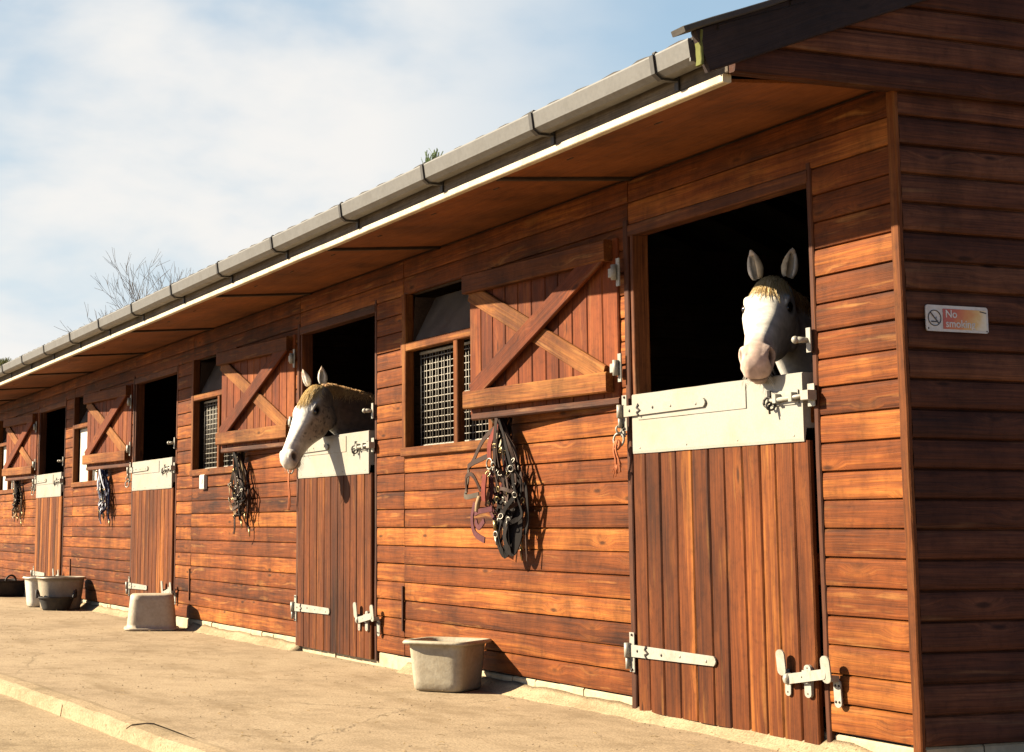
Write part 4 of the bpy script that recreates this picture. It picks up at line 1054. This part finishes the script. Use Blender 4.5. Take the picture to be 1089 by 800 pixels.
def coat_white(l,w,nos,mo,ey,nrm):
    c=[.72,.68,.60]
    d=mnoise.noise((w.x*6,w.y*6,w.z*6))
    # greyer cheeks and neck
    g=ss(-.03,-.13,l.z)*ss(.5,.3,l.x)
    c=mixv(c,[.50,.45,.38],.45*g+.1*d)
    c=mixv(c,[.45,.38,.31],ss(-.03,-.10,l.x)*.6)
    # pink grey muzzle
    mz=ss(.40,.52,l.x)
    c=mixv(c,[.56,.36,.27],mz*.8)
    c=mixv(c,[.33,.25,.22],mz*.5*ss(.0,.45,mnoise.noise((w.x*30,w.y*30,w.z*30))))
    c=mixv(c,[.07,.035,.03],nos); c=mixv(c,[.10,.06,.05],mo*.9); c=mixv(c,[.05,.035,.03],ey*.95)
    fl=ss(.14,.06,l.x)*ss(-.02,.01,l.z)*ss(.09,.05,abs(l.y)); c=mixv(c,[.62,.45,.2],fl*.6)
    ear=ss(.055,.085,l.z)*ss(.06,.0,l.x); c=mixv(c,[.60,.42,.28],ear*.6)
    if w.z<.02: c=[.06,.05,.04]
    return c
def coat_grey(l,w,nos,mo,ey,nrm):
    c=[.74,.70,.63]
    d=mnoise.noise((w.x*7,w.y*7,w.z*7))
    side=ss(.035,.07,abs(l.y))*ss(-.0,-.045,l.z)
    c=mixv(c,[.36,.245,.165],.88*side*ss(.56,.44,l.x)); c=mixv(c,[.13,.085,.055],.7*ss(.16,.03,l.x)*ss(.0,-.06,l.z))
    nk=ss(.03,-.08,l.x+.25*(l.z+.1)); nk=max(nk,ss(-.03,.07,w.y)*ss(.16,.06,l.x)); c=mixv(c,[.115,.060,.032],nk*.95)  # chestnut neck, with the doorway's shade painted into the coat
    sp=mnoise.noise((w.x*26+3,w.y*26,w.z*26)); sp2=mnoise.noise((w.x*60,w.y*60,w.z*60+9))
    sp3=mnoise.noise((l.x*44+1,l.y*44,l.z*80)); zone=ss(.05,.13,l.x)*ss(.33,.24,l.x)*ss(-.045,-.075,l.z)*ss(-.215,-.17,l.z)
    s=max(ss(.26,.40,sp3*.75+sp*.35)*zone, ss(.36,.48,sp2)*.75*ss(.02,.1,l.x)*ss(.46,.34,l.x)*ss(-.02,-.05,l.z))
    c=mixv(c,[.06,.04,.035],s*.85)
    mz=ss(.42,.53,l.x); c=mixv(c,[.25,.18,.145],mz*.75*max(ss(.025,.05,abs(l.y)),ss(-.10,-.125,l.z)));  # grey lips, and shade painted into the sides of the muzzle
    rim=0.0
    c=mixv(c,[.035,.022,.018],nos); c=mixv(c,[.14,.09,.08],mo*.8); c=mixv(c,[.04,.03,.025],ey*.95)
    ear=ss(.055,.085,l.z)*ss(.06,.0,l.x); c=mixv(c,[.52,.32,.18],ear*.7)
    if w.z<.02: c=[.06,.05,.04]
    return c
def hair(name,mat,parent,roots,r,seg=7,rad=.0016):
    """roots: list of (start, [control points], spread)"""
    mb=MB()
    for pts in roots:
        pp=cat(pts,3); n=len(pp); mb.tube(pp,[rad*(1-.75*i/(n-1)) for i in range(n)],4,r=r.random())
    return mb.build(name,mat,parent)

H1P=(-.945,.185,1.518); H1F=R(-43)
H1=horse('horse','white horse with golden forelock facing out over the nearest half door',H1P,H1F,R(31),R(0),
   [(-.925,.175,1.395,.088,.056),(-1.0,.29,1.335,.125,.075),(-1.06,.50,1.18,.18,.105),(-1.08,.85,.98,.24,.16),(-1.08,1.15,.9,.25,.18)],
   (-1.08,1.50),R(-90),coat_white,21,scale=.965)
H2P=(-5.0,-.10,1.422); H2F=R(-54)
H2=horse('horse','grey flecked horse in profile reaching its head out of the second door',H2P,H2F,R(50),R(5),
   [(-5.02,-.075,1.335,.088,.056),(-5.045,.05,1.285,.125,.075),(-5.02,.32,1.165,.18,.105),(-4.98,.72,.98,.24,.16),(-4.96,1.0,.9,.25,.18)],
   (-4.96,1.36),R(-90),coat_grey,22,scale=.90)
def dress(Hh,fore_mat,mane_mat,manefac):
    t,o,HF,path,hr=Hh
    roots=[]
    for k in range(1150):
        y=max(-.05,min(.05,hr.gauss(0,.024))); x=hr.uniform(-.03,.045); L_=hr.uniform(.08,.215)*(1-.45*abs(y)/.05*hr.random()); sp=hr.gauss(0,.018)+y*.25; lift=hr.uniform(.002,.018)
        p=[]
        for q in (0,.33,.66,1.):
            xx=x+L_*q; yy=max(-.08,min(.08,y+sp*q*q)); p.append(Vector((xx,yy,headtop(xx,yy)+(-.006 if q==0 else lift*(1-.6*q)))))
        roots.append([HF@q for q in p])
    hair('forelock',fore_mat,o,roots,hr,rad=.0012)
    roots=[]
    m=len(path)
    for k in range(1900):
        q=hr.random()**1.2*(m-8); i=int(q); p=path[i].lerp(path[i+1],q-i)
        d=(path[i+1]-path[i]).normalized(); sd=d.cross(Vector((0,0,1))).normalized(); u=sd.cross(d)
        if u.z<0: u=-u
        h=NECKH[o.name_full](q/(m-1))
        top=p+u*(h*.97)+sd*hr.gauss(0,.008); s=manefac*(1 if hr.random()<.85 else -1)
        l=hr.uniform(.01,.075)
        pts=[top-u*.01,top+u*hr.uniform(.008,.022)+sd*s*.008+d*hr.uniform(-.01,.02),top+sd*s*.034+u*(-.004)+d*hr.uniform(-.01,.03),top+sd*s*(.046+.1*l)-u*(.012+l)+d*hr.uniform(-.02,.05)]
        roots.append(pts)
    hair('mane',mane_mat,o,roots,hr,rad=.0015)
    for s in (-1,1):
        roots=[]
        for k in range(24):
            a=Vector((mp(hr.uniform(.47,.555)),s*hr.uniform(.022,.045),-.135+hr.uniform(-.01,.02))); L_=hr.uniform(.02,.05)
            roots.append([HF@a,HF@(a+Vector((.2*L_,s*.35*L_,-.5*L_))),HF@(a+Vector((.3*L_,s*.5*L_,-1.0*L_)))])
        hair('whiskers',M['hairpale'],o,roots,hr,rad=.0007)
    roots=[]
    for k in range(60):
        a=Vector((mp(hr.uniform(.36,.47)),hr.gauss(0,.02),-.158)); L_=hr.uniform(.012,.03); roots.append([HF@a,HF@(a+Vector((.3*L_,0,-.6*L_))),HF@(a+Vector((.2*L_,hr.gauss(0,.004),-L_)))])
    hair('beard',M['hairpale'],o,roots,hr,rad=.0007)
def nh(hs):
    def f(q):
        k=q*(len(hs)-1); i=min(int(k),len(hs)-2); t=k-i; return hs[i]*(1-t)+hs[i+1]*t
    return f
NECKH={H1[1].name_full:nh([.088,.125,.18,.24,.25]),H2[1].name_full:nh([.088,.125,.18,.24,.25])}
dress(H1,M['forelock'],M['mane'],1); dress(H2,M['forelock'],M['mane'],1)

# ------------------------------------------------------------------ plants
def tuft(c,n,h,label,mat,spread=.05):
    mb=MB()
    for k in range(n):
        a=rng.uniform(0,6.28); rr=rng.random()*spread; x,y=c[0]+math.cos(a)*rr*1.6,c[1]+math.sin(a)*rr*.5; hh=h*rng.uniform(.5,1.1); le=rng.uniform(.1,.7)*hh; b=rng.uniform(0,6.28)
        mb.ribbon([(x,y,c[2]),(x+math.cos(b)*le*.3,y+math.sin(b)*le*.15,c[2]+hh*.6),(x+math.cos(b)*le,y+math.sin(b)*le*.4,c[2]+hh)],.004,.001,(math.cos(b),-1,0))
    tag(mb.build('grass_tuft',mat),label,'grass tuft','weeds growing in the gutter')
tuft((-2.04,-.665,2.05),60,.085,'small green grass tuft sprouting from the middle of the gutter',M['grass'])
tuft((-11.95,-.665,2.06),300,.09,'yellow green weed clump in the gutter at the far left end',M['moss'],.16)
def bare_tree(base,h,seed,label,trunk_r=.10,levels=6,lean=(0,0)):
    r=random.Random(seed); t=thing('bare_tree',base,label,'tree','leafless trees beyond the roof')
    tr=MB(); br=MB()
    def grow(p,d,L_,rad,lv,mb):
        pts=[p]; n=4
        for i in range(n):
            d=(d+Vector((r.gauss(0,.10),r.gauss(0,.10),r.gauss(.03,.06)))).normalized(); pts.append(pts[-1]+d*(L_/n))
        rad=max(rad,.006); mb.tube(pts,[rad*(1-.32*i/n) for i in range(n+1)],4 if lv else 8,caps=False)
        if lv>=levels: return
        k=r.choice((2,3)) if lv>2 else 3
        for j in range(k):
            ang=R(r.uniform(10,34)); ax=d.orthogonal(); ax=Matrix.Rotation(r.uniform(0,6.28),3,d)@ax
            nd=Matrix.Rotation(ang,3,ax)@d; st=pts[-1] if j<2 else pts[r.choice((2,3))]
            grow(st,(nd+Vector((0,0,.10))).normalized(),L_*r.uniform(.66,.86),rad*r.uniform(.55,.68),lv+1,br)
    grow(Vector(base),Vector((lean[0],lean[1],1)),h*.26,trunk_r,0,tr)
    tr.build('trunk',M['bark'],t); br.build('crown',M['bark'],t)
bare_tree((-53.5,12.4,G-.1),9.9,4,'bare winter tree rising behind the middle of the roof',.10,7)
bare_tree((-55.6,8.0,G-.1),6.6,9,'smaller bare tree just showing above the left end of the roof',.06,6)

# ------------------------------------------------------------------ litter on the ground
mb=MB(); lr=random.Random(31)
for k in range(1000):
    x=lr.uniform(-12,1.); y=ky(x)-.5+lr.random()**1.0*(1.9) if lr.random()<.8 else lr.uniform(-.14,-.02)
    if y>-.03: y=-.04
    on=y>ky(x); z=G if on else G-.052
    if ky(x)-.13<y<ky(x)+.02: continue
    s=lr.uniform(.0015,.0045)
    c=(x,y,z+s*.3)
    vs=[(c[0]+lr.uniform(.6,1.2)*s*dx,c[1]+lr.uniform(.6,1.2)*s*dy,c[2]+s*dz) for dx,dy,dz in ((1,0,0),(0,1,0),(-1,0,0),(0,-1,0),(0,0,.7),(0,0,-.5))]
    mb.add(vs,[(0,1,4),(1,2,4),(2,3,4),(3,0,4),(1,0,5),(2,1,5),(3,2,5),(0,3,5)])
structure(mb.build('grit',[grubby('grit stones',(.30,.21,.12),(.12,.08,.045),.9,60.,.8)]),'stuff')
mb=MB()
for k in range(420):
    x=lr.uniform(-11,.6); y=lr.uniform(ky(x),-.05); a=lr.uniform(0,6.28); l=lr.uniform(.008,.035)
    mb.ribbon([(x,y,G+.009),(x+math.cos(a)*l*.5,y+math.sin(a)*l*.5,G+.012),(x+math.cos(a)*l,y+math.sin(a)*l,G+.009)],.003,.001,(0,0,1))
structure(mb.build('straw',[plain('straw bits',(.42,.28,.11),.8)]),'stuff')

# ------------------------------------------------------------------ light and sky
SA,SK=.65,.67                                  # shadow of a point 1 m off the wall: SA right, SK down
sd=Vector((SA,1,-SK)).normalized()
sun=bpy.data.lights.new('sun','SUN'); sun.energy=5.0; sun.angle=R(.53); sun.color=(1.,.86,.64)
so=bpy.data.objects.new('sun',sun); COL.objects.link(so); so.rotation_euler=sd.to_track_quat('-Z','Y').to_euler(); so.location=(-10,-15,12)
elev=math.asin(-sd.z); az=math.atan2(-sd.x,-sd.y)
wd=bpy.data.worlds.new('World'); scene.world=wd; wd.use_nodes=True; nt=wd.node_tree; L=nt.links.new
bg=nt.nodes['Background']
sky=nt.nodes.new('ShaderNodeTexSky'); sky.sky_type='NISHITA'; sky.sun_disc=False; sky.sun_elevation=elev; sky.sun_rotation=az; sky.air_density=.45; sky.dust_density=.15; sky.ozone_density=1.0
tc=nt.nodes.new('ShaderNodeTexCoord'); d=tc.outputs['Generated']
sp=nt.nodes.new('ShaderNodeSeparateXYZ'); L(d,sp.inputs[0])
# clouds on a plane overhead: direction divided by height
inv=math_(nt,'DIVIDE',1.,math_(nt,'ADD',math_(nt,'MAXIMUM',sp.outputs[2],0.),.28))
cm=nt.nodes.new('ShaderNodeCombineXYZ'); L(math_(nt,'MULTIPLY',sp.outputs[0],inv),cm.inputs[0]); L(math_(nt,'MULTIPLY',sp.outputs[1],inv),cm.inputs[1]); cm.inputs[2].default_value=9.1
n1=N(nt,'ShaderNodeTexNoise',Scale=2.0,Detail=6.,Roughness=.5,Distortion=.15); L(cm.outputs[0],n1.inputs['Vector'])
cf=ramp(nt,[(.40,0.),(.64,1.)],'EASE'); L(math_(nt,'ADD',n1.outputs['Fac'],math_(nt,'MULTIPLY',math_(nt,'SUBTRACT',.31,sp.outputs[1]),.50)),cf.inputs[0])
hz=N(nt,'ShaderNodeMapRange',**{'From Min':.32,'From Max':.02,'To Min':0.,'To Max':.75}); L(sp.outputs[2],hz.inputs['Value'])
dt=nt.nodes.new('ShaderNodeVectorMath'); dt.operation='DOT_PRODUCT'; L(d,dt.inputs[0]); dt.inputs[1].default_value=(-.90,.40,.12)
sec=N(nt,'ShaderNodeMapRange',**{'From Min':.20,'From Max':.72,'To Min':0.,'To Max':1.}); L(dt.outputs['Value'],sec.inputs['Value'])   # the cloud bank stands behind the stables
# behind the stables: thin pale haze low down, clearer blue higher up, white cloud bank over both
hb=ramp(nt,[(.02,(4.2,4.4,4.5)),(.14,(3.0,3.75,4.25)),(.36,(1.35,2.35,3.45))]); L(sp.outputs[2],hb.inputs[0])
clr=N(nt,'ShaderNodeMapRange',**{'From Min':.36,'From Max':.50,'To Min':.95,'To Max':.12}); L(sp.outputs[1],clr.inputs['Value'])
bank=mixc(nt,math_(nt,'MULTIPLY',cf.outputs[0],clr.outputs[0]),hb.outputs[0],(4.8,4.68,4.5))
L(mixc(nt,sec.outputs[0],sky.outputs[0],bank),bg.inputs['Color'])
bg.inputs['Strength'].default_value=.05

# ------------------------------------------------------------------ camera
cam=bpy.data.cameras.new('camera'); co=bpy.data.objects.new('camera',cam); COL.objects.link(co)
cam.sensor_fit='HORIZONTAL'; cam.sensor_width=36.; cam.lens=1878.552*36/1089.
cam.shift_x=(544.5-395.167)/1089.; cam.shift_y=(275.590-400.)/1089.
cr_=Vector((0.367339596,.930086442,.000911764)); cu_=Vector((.13873143,-.05576155,.98875894)); cf_=Vector((-.91968213,.36308382,.14951565))
mt=Matrix(((cr_.x,cu_.x,-cf_.x),(cr_.y,cu_.y,-cf_.y),(cr_.z,cu_.z,-cf_.z))).to_4x4(); mt.translation=Vector((4.36781659,-3.46105628,.63545563))
co.matrix_world=mt
cam.clip_start=.05; cam.clip_end=2000
scene.camera=co
vs_=scene.view_settings; vs_.view_transform='Standard'; vs_.look='None'; vs_.exposure=1.98; vs_.gamma=1.; vs_.use_curve_mapping=False
scene.cycles.max_bounces=8; scene.cycles.diffuse_bounces=1; scene.cycles.use_denoising=True
